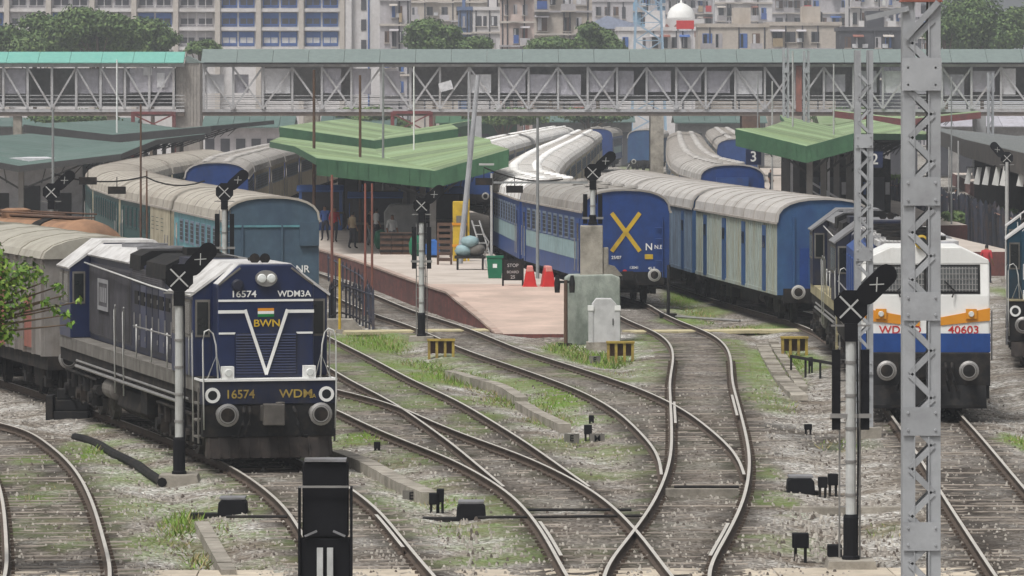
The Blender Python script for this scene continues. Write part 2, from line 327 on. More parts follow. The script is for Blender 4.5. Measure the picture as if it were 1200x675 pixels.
    vo = N.nodes.new('ShaderNodeTexVoronoi'); vo.inputs['Scale'].default_value = 13; L(tc.outputs['Object'], vo.inputs['Vector'])
    sep = N.nodes.new('ShaderNodeSeparateColor'); L(vo.outputs['Color'], sep.inputs[0])
    stone = ramp(sep.outputs[0], [(0, (.09,.083,.075)), (.35, (.27,.255,.235)), (.7, (.43,.415,.39)), (1, (.68,.665,.64))])
    big = ramp(noise(.35, 5).outputs[0], [(.38, (.48,.42,.36)), (.6, (1.15,1.15,1.14))])
    c = mix(1.0, stone, big, 'MULTIPLY')
    dirtn = N.nodes.new('ShaderNodeMapRange'); dirtn.inputs[1].default_value = .52; dirtn.inputs[2].default_value = .66; dirtn.inputs[4].default_value = .7; L(noise(.8, 7, .7).outputs[0], dirtn.inputs[0])
    c = mix(dirtn.outputs[0], c, (.19,.155,.12))
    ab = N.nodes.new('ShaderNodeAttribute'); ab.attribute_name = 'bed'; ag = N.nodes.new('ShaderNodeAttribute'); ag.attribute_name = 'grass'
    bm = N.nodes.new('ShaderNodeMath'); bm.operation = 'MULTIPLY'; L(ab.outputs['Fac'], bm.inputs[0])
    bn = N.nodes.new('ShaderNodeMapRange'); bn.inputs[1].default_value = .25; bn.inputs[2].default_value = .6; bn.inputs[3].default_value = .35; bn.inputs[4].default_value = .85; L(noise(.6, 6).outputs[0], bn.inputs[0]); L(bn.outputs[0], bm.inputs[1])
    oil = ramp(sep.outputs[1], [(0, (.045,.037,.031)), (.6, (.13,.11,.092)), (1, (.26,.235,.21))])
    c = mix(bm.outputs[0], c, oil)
    ast = N.nodes.new('ShaderNodeAttribute'); ast.attribute_name = 'stain'
    sm = N.nodes.new('ShaderNodeMath'); sm.operation = 'MULTIPLY'; L(ast.outputs['Fac'], sm.inputs[0])
    sn = N.nodes.new('ShaderNodeMapRange'); sn.inputs[1].default_value = .3; sn.inputs[2].default_value = .62; sn.inputs[3].default_value = .45; sn.inputs[4].default_value = 1; L(noise(1.1, 6, .7).outputs[0], sn.inputs[0]); L(sn.outputs[0], sm.inputs[1])
    c = mix(sm.outputs[0], c, (.028,.022,.018))
    gn = N.nodes.new('ShaderNodeMath'); gn.operation = 'MULTIPLY'; L(ag.outputs['Fac'], gn.inputs[0])
    gm = N.nodes.new('ShaderNodeMapRange'); gm.inputs[1].default_value = .25; gm.inputs[2].default_value = .5; L(noise(2.2, 6, .75).outputs[0], gm.inputs[0]); L(gm.outputs[0], gn.inputs[1])
    gcol = ramp(noise(1.4, 5).outputs[0], [(.3, (.22,.2,.085)), (.45, (.16,.225,.05)), (.75, (.13,.26,.035))])
    c = mix(gn.outputs[0], c, gcol)
    L(c, b.inputs['Base Color'])
    bp = N.nodes.new('ShaderNodeBump'); bp.inputs['Strength'].default_value = .9; bp.inputs['Distance'].default_value = .06
    bh = N.nodes.new('ShaderNodeMath'); bh.operation = 'SUBTRACT'; bh.inputs[0].default_value = 1.0; L(vo.outputs['Distance'], bh.inputs[1])
    L(bh.outputs[0], bp.inputs['Height']); L(bp.outputs[0], b.inputs['Normal'])
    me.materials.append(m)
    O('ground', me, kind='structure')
    return m
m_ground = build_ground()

# ------------------------------------------------------------------ tracks: two rails, fastened on sleepers
slp = MB().prism([(-.13,-.2),(.13,-.2),(.115,0),(-.115,0)], 'x', -1.37, 1.37).mesh('sleeper', m_sleeper)
fast = MB()
for sx in (-1, 1):
    for k in (-.11, .11): fast.box(sx*.838+k-.03, sx*.838+k+.03, -.05, .05, -.01, .045)
fast = fast.mesh('fastening', m_railside)
RP = [(-.07,-.156),(.07,-.156),(.07,-.143),(.012,-.12),(.012,-.035),(.031,-.03),(.031,0),(-.031,0),(-.031,-.03),(-.012,-.035),(-.012,-.12),(-.07,-.143)]
def rail_mesh(path, l0, l1, dz):
    n = max(2, int((l1-l0)/.7)); k = len(RP); v = []; f = []; mi = []
    for i in range(n+1):
        p, d = path.at(l0 + (l1-l0)*i/n); nx, ny = d[1], -d[0]
        for u, z in RP: v.append((p[0]+nx*u, p[1]+ny*u, z+dz))
        if i:
            a = (i-1)*k; c = i*k
            for j in range(k):
                jj = (j+1) % k; f.append((a+j, a+jj, c+jj, c+j)); mi.append(1 if j == 6 else 0)
    f += [tuple(range(k)), tuple(range(n*k+k-1, n*k-1, -1))]; mi += [0, 0]
    b = MB(); b.v = v; b.f = f; b.m = mi
    return b.mesh('rail', [m_railside, m_railtop])
def track(name, path, D0, D1, sl0, sl1, dz=0, skip=None, clip=None):
    root = O(name, None, kind='structure'); root.empty_display_size = .3
    for sd_ in (-1, 1):
        p = path.off(sd_*.838); O('rail', rail_mesh(p, p.atD(D0), p.atD(D1), dz), root)
    l = path.atD(sl0); l1 = path.atD(sl1); n = 0
    while l < l1 and n < 290:
        p, d = path.at(l + random.uniform(-.03, .03))
        if not (skip and skip(p)):
            rz = math.atan2(-d[0], d[1]) + random.uniform(-.012, .012)
            o = O('sleeper', slp, root, (p[0], p[1], -.155 + dz - .012 + random.uniform(-.014, .009)), rz)
            if p[1] < 150: O('fastening', fast, o, (0, 0, .004))
            n += 1
        l += .66
    return root
track('railway_track', T1, 68, 156, 74, 118)
track('railway_track', T2, 68, 165, 74, 126)
track('railway_track', S, 68, 640, 74, 172)
track('railway_track', P1, 68, 172, 74, 134, -.004, skip=lambda p: abs(p[0]-S.X(p[1])) < 1.1)
track('railway_track', P2, P2.P[0][1]+1.5, 550, 100, 170, -.008, skip=lambda p: abs(p[0]-P1.X(p[1])) < 1.3)
track('railway_track', Q, Q.P[0][1]+1.5, 550, 106, 225, -.008, skip=lambda p: abs(p[0]-S.X(p[1])) < 1.3)
track('railway_track', U, 68, 600, 74, 122)
track('railway_track', V, 68, 380, 80, 150)
track('railway_track', RR, 216, 690, 216, 220); track('railway_track', RB, 276, 690, 276, 278); track('railway_track', LB, 331, 670, 331, 333)
# check rails and stretcher bars at the turnouts
def strip(name, path, off, D0, D1, dz, label, cat):
    p = path.off(off); o = O(name, rail_mesh(p, p.atD(D0), p.atD(D1), dz), None, label=label, category=cat); return o
def DofY(py): return F*H/(py-YH)
strip('check_rail', S, -.745, DofY(495), DofY(470), -.012, 'short check rail inside the left rail near the upper crossing', 'check rail')
strip('check_rail', S, .745, DofY(486), DofY(462), -.012, 'short check rail inside the right rail opposite the upper crossing', 'check rail')
strip('check_rail', P1, -.745, DofY(650), DofY(610), -.012, 'short check rail on the left rail of the lowest crossing', 'check rail')
strip('check_rail', S, .745, DofY(650), DofY(612), -.012, 'short check rail on the right rail low in the yard', 'check rail')
strip('check_rail', T2, .74, DofY(640), DofY(602), -.012, 'check rail along the right rail before the blue locomotive', 'check rail')
def rod(pxs, label):
    b = MB(); a = [G(px, py, -.1) for px, py in pxs]
    b.tube([(x, y, -.09) for x, y in a], .03, 6)
    O('point_rod', b.mesh('point_rod', m_black), None, label=label, category='point rod')
rod([(560,607),(660,606),(760,605)], 'dark steel stretcher rods crossing between the rails beside the point motor')
rod([(610,598),(740,598)], 'thin upper stretcher rod across the lower turnout')
rod([(790,571),(866,571)], 'pale rod lying across the middle track at its switch blades')
rod([(265,606),(345,606)], 'dark rod from the low box to the locomotive track')
slabm = MB().box(-.14,.14,-1.1,1.1,-.05,.03).mesh('sleeper_slab', m_conc)

# concrete strips, walkway, drains
def slabs(name, pts, wdt, h, m, label, cat, z0=-.25, seg=1.2, closed=False, piece='slab', wob=.01):
    root = O(name, None, None, label=label, category=cat)
    p = Path([G(*q, z0+h) for q in pts], 4); l = 0
    while l < p.L[-1] - .1:
        a, _ = p.at(l); b, _ = p.at(min(l+seg-.02, p.L[-1]))
        mb = MB().bar((a[0], a[1], z0+h/2+random.uniform(-wob, wob)), (b[0], b[1], z0+h/2+random.uniform(-wob, wob)), wdt, h)
        O(piece, mb.mesh(piece, m), root); l += seg
    return root
m_strip = mat('sandy_concrete', (.47,.41,.33), .9, var=.2, dirt=(.3,.25,.19), amt=.4, ov=.12)
slabs('kerb_strip', [(-40,673),(300,672.5),(700,671.5),(1240,670)], 1.5, .12, m_strip, 'pale concrete cable trough crossing the foot of the picture', 'cable trough', -.29, 1.9)
m_pale = mat('pale_yellow_concrete', (.5,.44,.27), .85, dirt=(.3,.27,.2), amt=.4)
slabs('walkway', [(398,388),(470,387),(560,386),(655,384)], 1.3, .1, m_pale, 'pale yellow crossing slabs from the fence to the platform ramp', 'walkway', -.22, 1.5)
slabs('walkway', [(737,388),(800,387),(870,386),(935,386)], 1.3, .1, m_pale, 'pale yellow crossing slabs over the middle track by the blue coach', 'walkway', -.22, 1.5)
slabs('drain_kerb', [(528,434),(560,443),(590,452),(612,466)], .3, .25, m_conc, 'curving concrete drain kerb in the grass beside the platform track', 'kerb', -.3)
slabs('drain_kerb', [(610,470),(640,487),(662,497)], .3, .22, m_conc, 'broken lower end of the drain kerb by a green tuft', 'kerb', -.3)
slabs('drain_kerb', [(395,527),(430,540),(470,562),(505,577)], .35, .3, m_conc, 'concrete kerb right of the blue locomotive', 'kerb', -.3)
slabs('drain_kerb', [(893,402),(905,425),(920,447),(938,464)], .4, .14, m_conc, 'whitish broken drain slabs in the grass left of the white locomotive', 'kerb', -.27, .9, wob=.04)
slabs('drain_kerb', [(906,400),(922,425),(940,452)], .3, .12, m_conc, 'narrow second row of broken drain slabs', 'kerb', -.27, .8, wob=.05)
slabs('drain_kerb', [(236,610),(250,635),(268,668)], .25, .2, m_conc, 'short concrete kerb in dry grass at the lower left', 'kerb', -.3)
slabs('drain_kerb', [(780,573),(865,573)], .22, .16, m_conc, 'pale tie slab lying across the middle track', 'slab', -.19, 3)
slabs('drain_kerb', [(930,594),(1000,594),(1060,594)], .25, .14, m_conc, 'low concrete strip behind the right foreground signal', 'kerb', -.28)
b = MB(); b.tube([(*G(px,py,-.2), -.17) for px, py in [(88,514),(102,517),(115,522),(133,533),(150,541),(162,547),(172,555),(190,567)]], .1, 8)
O('black_pipe', b.mesh('black_pipe', m_black), None, label='thick black pipe lying between the left tracks', category='pipe')

# grass blades and loose ballast stones
m_blade = mat('grass_blade', (.17,.27,.045), .8, var=.35, scale=.8); m_dry = mat('dry_grass', (.3,.25,.12), .85, var=.3, scale=.8)
gb = MB()
for gi, (x, y, rx, ry, st) in enumerate(gpatch):
    if y > 240: continue
    n = int(min(2200, 260*rx*ry*st*(1 if y < 130 else .6)))
    for _ in range(n):
        r = math.sqrt(random.random())*1.05; a = random.random()*6.283
        px, py = x + rx*r*math.cos(a), y + ry*r*math.sin(a)
        tk = min(abs(px - t.X(py)) for t in (T1,T2,P1,P2,S,Q,U))
        if tk < .95 and random.random() < .75: continue
        h = random.uniform(.04,.15)*(1.2 if st > .9 else .8)*(1.6 - r); wd = random.uniform(.012,.028)
        dx, dy = random.uniform(-.1,.1), random.uniform(-.1,.1); ca = random.random()*3.14; cx, cy = wd*math.cos(ca), wd*math.sin(ca)
        dry = 1 if (random.random() < (.25 if st > .8 else .6)) else 0
        gb.quad((px-cx,py-cy,-.31),(px+cx,py+cy,-.31),(px+dx+cx*.5,py+dy+cy*.5,-.28+h*.7),(px+dx*1.6,py+dy*1.6,-.24+h), mi=dry)
O('grass', gb.mesh('grass', [m_blade, m_dry], fix=False), None, kind='stuff', label='patches of short green and dry grass between the tracks', category='grass')
st = MB(); m_st = [mat('ballast_stone', (.33,.3,.265), .95, var=.3, scale=9), mat('pale_stone', (.43,.4,.355), .95, var=.2, scale=9), mat('dark_stone', (.12,.1,.085), .95, var=.3, scale=9)]
for _ in range(22000):
    y = 78 + 60*random.random()**1.7; x = random.uniform(-.107, .107)*y
    tk = min(abs(x - t.X(y)) for t in (T1,T2,P1,S,Q,U,P2))
    z = -.17 if tk < 1.5 else -.17 - .13*min(1, (tk-1.5)/1.1)
    if tk < 1.4 and random.random() < .6: continue
    r = random.uniform(.02,.05); a = random.random()*3; ca, sa = math.cos(a)*r, math.sin(a)*r; k = random.choice((0,0,0,1,1,2))
    i = len(st.v); zz = z + r*.9
    st.v += [(x+ca,y+sa,z-.03),(x-sa,y+ca,z-.03),(x-ca,y-sa*.8,z-.03),(x+sa*.9,y-ca,z-.03),(x+ca*.4,y+sa*.5,zz),(x-sa*.5,y+ca*.4,zz*1.0+.006),(x-ca*.5,y-sa*.4,zz)]
    for q in ((0,1,5,4),(1,2,6,5),(2,3,6),(3,0,4),(4,5,6),(3,4,6)): st.f.append(tuple(i+j for j in q)); st.m.append(k)
O('ballast_stones', st.mesh('ballast_stones', m_st, fix=False), None, kind='stuff', label='loose ballast stones strewn over the track bed', category='gravel')

# ------------------------------------------------------------------ platforms
def brick_mat():
    m = bpy.data.materials.new('platform_brick'); m.use_nodes = True; N = m.node_tree; L = N.links.new; b = N.nodes['Principled BSDF']; b.inputs['Roughness'].default_value = .9
    tc = N.nodes.new('ShaderNodeTexCoord'); mp = N.nodes.new('ShaderNodeMapping'); mp.inputs['Rotation'].default_value = (R(90), 0, R(90)); L(tc.outputs['Object'], mp.inputs[0])
    bt = N.nodes.new('ShaderNodeTexBrick'); bt.inputs['Scale'].default_value = 4; bt.inputs['Color1'].default_value = (.2,.055,.045,1); bt.inputs['Color2'].default_value = (.13,.04,.036,1); bt.inputs['Mortar'].default_value = (.09,.065,.055,1)
    L(mp.outputs[0], bt.inputs['Vector'])
    no = N.nodes.new('ShaderNodeTexNoise'); no.inputs['Scale'].default_value = .9; no.inputs['Detail'].default_value = 8; L(tc.outputs['Object'], no.inputs['Vector'])
    r = N.nodes.new('ShaderNodeMapRange'); r.inputs[1].default_value = .4; r.inputs[2].default_value = .65; r.inputs[4].default_value = .55; L(no.outputs[0], r.inputs[0])
    mx = N.nodes.new('ShaderNodeMixRGB'); mx.inputs[2].default_value = (.06,.03,.028,1); L(r.outputs[0], mx.inputs[0]); L(bt.outputs[0], mx.inputs[1]); L(mx.outputs[0], b.inputs['Base Color']); return m
m_brick = brick_mat()
m_pave = mat('pinkish_paving', (.52,.46,.41), .8, var=.1, dirt=(.33,.27,.22), amt=.45, dscale=.5)
m_pink = mat('red_oxide_ramp', (.5,.38,.32), .85, var=.2, scale=.5, dirt=(.36,.29,.24), amt=.5, dscale=.7, bump=.15)
m_cope = mat('coping_stone', (.42,.33,.28), .85, dirt=(.25,.14,.11), amt=.45, ov=.12)
def platform(name, Lf, Rf, Ds, ztop, ramp=None):
    """sheet between a left and a right edge given as functions of D; ramp = (D where it meets the ground, D where it is level)"""
    root = O(name, None, kind='structure')
    def z(D): return ztop if not ramp else -.18 + (ztop+.18)*min(1, max(0, (D-ramp[0])/(ramp[1]-ramp[0])))
    top = MB(); wl = MB(); rp = MB()
    for a, b_ in zip(Ds[:-1], Ds[1:]):
        tgt = rp if ramp and b_ <= ramp[1]+9 else top
        tgt.quad((Lf(a),a,z(a)),(Rf(a),a,z(a)),(Rf(b_),b_,z(b_)),(Lf(b_),b_,z(b_)))
        for E in (Lf, Rf): wl.quad((E(a),a,-.35),(E(b_),b_,-.35),(E(b_),b_,z(b_)-.003),(E(a),a,z(a)-.003))
    a = Ds[0]; wl.quad((Lf(a),a,-.35),(Rf(a),a,-.35),(Rf(a),a,z(a)-.003),(Lf(a),a,z(a)-.003))
    O('paving', top.mesh('paving', m_pave), root); O('face_wall', wl.mesh('face_wall', m_brick), root)
    if rp.v: O('ramp', rp.mesh('ramp', m_pink), root)
    D = Ds[0]; k = 0
    while D < min(Ds[-1], 290)-1.5:
        E = Lf; p = (E(D)+.1, D, z(D)+.002); q = (E(D+1.48)+.1, D+1.48, z(D+1.48)+.002)
        O('coping_slab', MB().bar(p, q, .26, .07).mesh('coping_slab', m_cope), root); D += 1.5
    return root
def PL(D): return Q.X(D) + 1.72
def PR(D): return max(PL(D)+1.2, (S.X(D) - 1.75) if D > 186 else (S.X(186)-1.75) + (186-D)*.03) if D < 300 else min(S.X(D)-1.75, LB.X(D)-1.75 if D > 330 else -2.0-(D-300)*.08)
platform('platform', PL, PR, [168,171,174,177,180,184,188,192,197,203,210,220,230,240,250,260,270,285,300,315,330,360,400,440,520], .72, (168,180))
platform('platform', lambda D: P2.X(D)-14, lambda D: P2.X(D)-1.75, [225,240,260,280,300,340,380,430,500], .76)
platform('platform', lambda D: RR.X(D)+1.75 if D < 270 else RB.X(max(D,276))+1.75, lambda D: RR.X(D)+1.75+8.5 if D < 270 else RB.X(max(D,276))+9.5, [225,240,255,269,271,285,300,340,400,480], .76)
def VR(D): return 26.2 + (D-215)*.053
platform('platform', VR, lambda D: VR(D)+16, [215,230,250,280,320,380,450], .76)
# ------------------------------------------------------------------ rolling stock
def on_path(path, l, L):
    a, _ = path.at(l); b, _ = path.at(l+L); d = b-a; return (a[0], a[1], 0), math.atan2(-d[0], d[1])
def wheelset(mb, y, r=.46, g=.838, mi=0):
    for sx in (-1, 1):
        mb.lathe([(.05,-.09),(r*.55,-.075),(r*.6,-.03),(r*.86,-.03),(r,-.07),(r,.05),(r+.03,.06),(r+.03,.09)], (sx*g, y, r), 'x', 18, mi)
    mb.tube([(-g,y,r),(g,y,r)], .08, 8, mi)
_wm = {}
def wheel_mesh(r):
    if r not in _wm:
        b = MB(); wheelset(b, 0, r); _wm[r] = b.mesh('wheelset', m_wheel)
    return _wm[r]
def coach_bogie():
    b = MB()
    for sx in (-1, 1):
        b.box(sx*1.08-.06, sx*1.08+.06, -1.75, 1.75, .5, .78)
        for y in (-1.45, 1.45):
            b.box(sx*1.2-.1, sx*1.2+.1, y-.16, y+.16, .34, .62); b.lathe([(.11,.0),(.11,.45)], (sx*1.2, y-.3, .55), 'z', 8); b.lathe([(.11,0),(.11,.45)], (sx*1.2, y+.3, .55), 'z', 8)
        b.prism([(-.5,.3),(.5,.3),(.7,.75),(-.7,.75)], 'x', sx*1.15-.05, sx*1.15+.05)
    b.box(-1.1,1.1,-.25,.25,.45,.8); wheelset(b, -1.45); wheelset(b, 1.45)
    return b.mesh('bogie', m_under)
def buffer_mesh(m2=None):
    b = MB(); b.lathe([(.16,.0),(.16,-.2),(.1,-.22),(.1,-.5)], (0,0,0), 'y', 14); b.lathe([(.235,-.5),(.24,-.54),(.17,-.57)], (0,0,0), 'y', 20); b.lathe([(.185,-.566),(.0,-.585)], (0,0,0), 'y', 20, 1)
    return b.mesh('buffer', [m2 or m_steel, m_under])
me_cbogie = coach_bogie(); me_buf = buffer_mesh(); me_buf2 = buffer_mesh(mat('pale_buffer', (.4,.39,.37), .6))
HW, ZS, ZE, ZC = 1.62, .98, 3.42, 4.22
def roof_arc(hw, ze, zc, n=12):
    pts = []
    for i in range(n+1):
        t = -1 + 2*i/n; a = t*math.pi/2; e = .62
        x = hw*math.copysign(abs(math.sin(a))**.85, a) if t else 0; z = ze + (zc-ze)*abs(math.cos(a))**.75 if abs(t) < 1 else ze
        pts.append((x, z))
    return pts
def coach_parts(L, m_body, m_end, m_roof, style, m_band=None, m_win=None, wn=9):
    """list of (name, mesh, loc) for a coach whose near end is y = 0"""
    out = []
    arc = roof_arc(HW-.015, ZE, ZC-.03); prof = [(HW-.015, ZS), *reversed(arc), (-HW+.015, ZS)]
    b = MB(); b.prism(prof, 'y', .0, L); nf = len(prof); b.m[-1] = b.m[-2] = 1
    out.append(('body', b.mesh('body', [m_body, m_end]), None))
    b = MB(); oa = roof_arc(HW+.03, ZE-.01, ZC); ia = roof_arc(HW-.04, ZE-.01, ZC-.06)
    b.prism(oa + list(reversed(ia)), 'y', -.06, L+.06)
    nr = int(L/2.4)
    for i in range(nr+1):
        y = .1 + i*(L-.2)/nr; r1 = roof_arc(HW+.045, ZE-.01, ZC+.018); b.prism(r1 + list(reversed(oa)), 'y', y-.05, y+.05, 1)
    for sx in (-1, 1): b.box(sx*HW-.04+.03*sx, sx*HW+.04+.03*sx, -.06, L+.06, ZE-.07, ZE, 1)
    out.append(('roof', b.mesh('roof', [m_roof, m_roofrib]), None))
    vm = MB().lathe([(.16,0),(.16,.1),(.24,.12),(.2,.2),(.05,.22)], (0,0,0), 'z', 10).mesh('roof_vent', m_roof)
    if style in ('icf', 'cream'):
        for i in range(5):
            for sx in (-.55, .55): out.append(('roof_vent', vm, (sx, 2.5+i*(L-5)/4, ZC-.12)))
    wf = MB(); wf.box(0,.03,-.55,.55,-.42,.42,0); wf.box(.028,.036,-.47,.47,-.34,.34,1)
    for k in (-.2, -.05, .1, .25): wf.box(.036,.046,-.47,.47,k-.012,k+.012,0)
    wr = wf.mesh('window', [m_win or m_frame, m_cwin]); wl = MB(); wl.v = [(-x,y,z) for x,y,z in wf.v]; wl.f = wf.f; wl.m = wf.m; wl = wl.mesh('window', [m_win or m_frame, m_cwin])
    if style in ('icf', 'cream', 'teal'):
        for i in range(wn):
            y = 2.9 + i*(L-5.8)/(wn-1)
            out.append(('window', wr, (HW-.012, y, 2.72))); out.append(('window', wl, (-HW+.012, y, 2.72)))
        for sx in (-1, 1):
            for y in (1.15, L-1.15):
                d = MB(); x0 = sx*(HW-.012); d.box(min(x0,x0+sx*.025), max(x0,x0+sx*.025), y-.42, y+.42, ZS+.02, 3.12, 0); d.box(min(x0,x0+sx*.032), max(x0,x0+sx*.032), y-.26, y+.26, 2.3, 2.95, 1)
                d.tube([(x0+sx*.07,y-.52,1.2),(x0+sx*.07,y-.52,2.4)], .02, 6, 2); d.tube([(x0+sx*.07,y+.52,1.2),(x0+sx*.07,y+.52,2.4)], .02, 6, 2)
                d.box(sx*1.2-.25, sx*1.2+.25, y-.4, y+.4, .55, .6, 3)
                out.append(('door', d.mesh('door', [m_body, m_glass, m_steel, m_under]), None))
    if m_band:
        for sx in (-1, 1):
            d = MB(); x0 = sx*(HW-.015); d.box(min(x0,x0+sx*.01), max(x0,x0+sx*.01), 1.7, L-1.7, 1.62, 2.26); out.append(('waist_band', d.mesh('waist_band', m_band), None))
    if style == 'van':
        for sx in (-1, 1):
            d = MB(); x0 = sx*(HW-.015); y = .5
            while y < L-.4:
                d.box(min(x0,x0+sx*.03), max(x0,x0+sx*.03), y-.05, y+.05, ZS, ZE-.1); y += .48
            d.box(min(x0,x0+sx*.035), max(x0,x0+sx*.035), .05, L-.05, ZS, ZS+.12); out.append(('side_rib', d.mesh('side_rib', m_body), None))
            for i in range(4):
                y = 2.8 + i*(L-5.6)/3; d = MB(); d.box(min(x0,x0+sx*.045), max(x0,x0+sx*.045), y-.42, y+.42, ZS+.05, 3.25, 0)
                d.box(min(x0,x0+sx*.06), max(x0,x0+sx*.06), y-.28, y+.28, 2.5, 2.9, 1); out.append(('sliding_door', d.mesh('sliding_door', [m_vandoor, m_glass]), None))
    # underframe, ends
    b = MB(); b.box(-1.45,1.45,.02,L-.02,.82,ZS-.003); b.box(-1.1,1.1,L*.38,L*.6,.4,.83); b.box(.5,1.35,L*.3,L*.36,.45,.83); b.box(-1.35,-.5,L*.62,L*.69,.42,.83)
    for y in (.0, L): b.box(-1.4,1.4,y-.06 if y == 0 else y-.04,y+.04 if y == 0 else y+.06,.72,1.2)
    b.tube([(-1.0,L*.28,.65),(-1.0,L*.34,.65)], .2, 10)
    out.append(('underframe', b.mesh('underframe', m_under), None))
    for y in (3.0, L-3.0): out.append(('bogie', me_cbogie, (0, y, 0)))
    for sx in (-1, 1): out.append(('buffer', me_buf2, (sx*.978, -.05, 1.1)))
    b = MB(); b.box(-.16,.16,-.45,.0,.95,1.2); b.box(-.2,.2,-.62,-.42,.92,1.24); b.tube([(.35,-.1,1.1),(.38,-.3,.8),(.36,-.22,.5)], .035, 6); b.tube([(-.4,-.1,1.1),(-.42,-.3,.8),(-.4,-.22,.5)], .035, 6)
    out.append(('coupling', b.mesh('coupling', m_black), None))
    return out
def put(parts, root):
    for nm, me, loc in parts: O(nm, me, root, loc)
m_cwin = mat('dusty_coach_glass', (.02,.024,.028), .55, var=.3, spec=.2)
m_roofrib = mat('roof_rib', (.34,.31,.28), .8, var=.25)
m_frame = mat('window_frame', (.16,.2,.26), .6)
m_cblue = mat('coach_blue', (.022,.062,.21), .5, dirt=(.05,.06,.12), amt=.35, streak=3)
m_cblue2 = mat('coach_end_blue', (.012,.045,.185), .5, dirt=(.02,.035,.1), amt=.4, streak=2)
m_band = mat('pale_aqua_band', (.25,.36,.38), .6, dirt=(.2,.27,.27), amt=.4, streak=3)
m_vside = mat('van_pale_grey_green', (.33,.38,.36), .7, var=.16, dirt=(.26,.23,.14), amt=.6, dscale=1.0, streak=4)
m_vsideb = mat('van_pale_blue', (.16,.22,.3), .7, var=.16, dirt=(.09,.1,.12), amt=.6, dscale=1.0, streak=4)
m_vandoor = mat('van_door_blue', (.02,.075,.2), .55, dirt=(.05,.07,.1), amt=.4, streak=3)
m_vend = mat('van_end_blue', (.03,.085,.19), .6, dirt=(.022,.055,.17), amt=.5, streak=2)
m_tend = mat('teal_blue_end', (.06,.1,.14), .65, dirt=(.04,.068,.11), amt=.55, streak=2.5)
m_tside = mat('teal_side', (.012,.062,.062), .6, dirt=(.009,.03,.036), amt=.5, streak=3)
m_tside2 = mat('pale_teal_side', (.12,.3,.34), .6, dirt=(.08,.14,.17), amt=.4, streak=3)
m_creamside = mat('cream_side', (.42,.38,.28), .7, dirt=(.2,.16,.1), amt=.5, streak=4)
m_roofc = mat('cream_roof', (.4,.37,.32), .8, var=.12, dirt=(.24,.2,.16), amt=.45, dscale=.7)
m_roofg = mat('grey_white_roof', (.44,.42,.4), .8, var=.12, dirt=(.25,.23,.21), amt=.5, dscale=.6)
m_roofd = mat('dusty_grey_roof', (.3,.285,.265), .85, var=.15, dirt=(.18,.16,.14), amt=.5, dscale=.6)
m_roofb = mat('bright_white_roof', (.8,.79,.77), .6, var=.08, dirt=(.45,.42,.38), amt=.25, dscale=.6)
LC, GAP = 20.6, 1.1
pt_x = coach_parts(LC, m_cblue, m_cblue2, m_roofd, 'icf', m_band)
pt_xw = coach_parts(LC, m_cblue, m_cblue2, m_roofb, 'icf', m_band)
pt_cr = coach_parts(LC, m_creamside, m_cblue, m_roofb, 'cream', None)
pt_cg = coach_parts(LC, m_creamside, m_cblue, m_roofg, 'cream', None)
pt_v = coach_parts(LC, m_vside, m_vend, m_roofg, 'van'); pt_vb = coach_parts(LC, m_vsideb, m_vend, m_roofg, 'van')
pt_t1 = coach_parts(17, m_tside2, m_tend, m_roofc, 'teal', None, None, 7)
pt_t2 = coach_parts(LC, m_tside, m_creamside, m_roofc, 'teal', None, m_tside)
pt_rb = coach_parts(LC, m_cblue, m_cblue2, m_roofg, 'icf', m_band)

def train(path, D0, kinds, desc, group, cat='coach'):
    l = path.atD(D0); roots = []
    for i, (parts, L, what) in enumerate(kinds):
        loc, rz = on_path(path, l, L)
        lb = f"{what}, {ordn(i)} {'van' if cat != 'coach' else 'coach'} of the {desc}"
        if len(lb.split()) > 16: print('LONG', lb)
        t = thing('railway_coach', lb, cat, loc, rz, group); put(parts, t); roots.append(t); l += L + GAP
    return roots
xs_ = train(S, 187, [(pt_x, LC, 'blue coach with yellow X end')] + [(pt_xw, LC, 'blue coach with white roof')]*2 + [(pt_cr, LC, 'white roofed coach with cream side')]*11, 'train by the middle platform', 'coaches of the middle platform train')
c = xs_[0]
for sg in (1, -1):
    b = MB(); b.bar((-.52*sg, -.012, 1.95), (.52*sg, -.012, 3.35), .15, .012, up=(0,1,0)); o = O('cross_stripe', b.mesh('cross_stripe', m_yellow), c); o.location.y = -.004*sg
text('N', .36, m_white, c, (.85,-.02,2.1)); text('N.E.', .2, m_white, c, (1.22,-.02,2.1)); text('25/07', .16, m_white, c, (-.35,-.02,1.72)); text('13041', .14, m_white, c, (.3,-.02,1.35)); text('45 T', .14, m_white, c, (.95,-.02,1.32))
O('plate', MB().box(.7,1.0,-.02,.0,1.66,1.84).mesh('plate', m_yellow), c)
b = MB(); b.tube([(1.35,-.06,1.0),(1.35,-.06,3.2)], .025, 6)
for z in np.arange(1.2,3.2,.4): b.tube([(1.1,-.06,z),(1.35,-.06,z)], .02, 6)
O('end_ladder', b.mesh('end_ladder', m_cblue2), c)
b = MB(); b.lathe([(.05,-.02),(.09,-.1)], (-.05,-.0,1.2), 'y', 10); O('tail_lamp', b.mesh('tail_lamp', m_red), c)

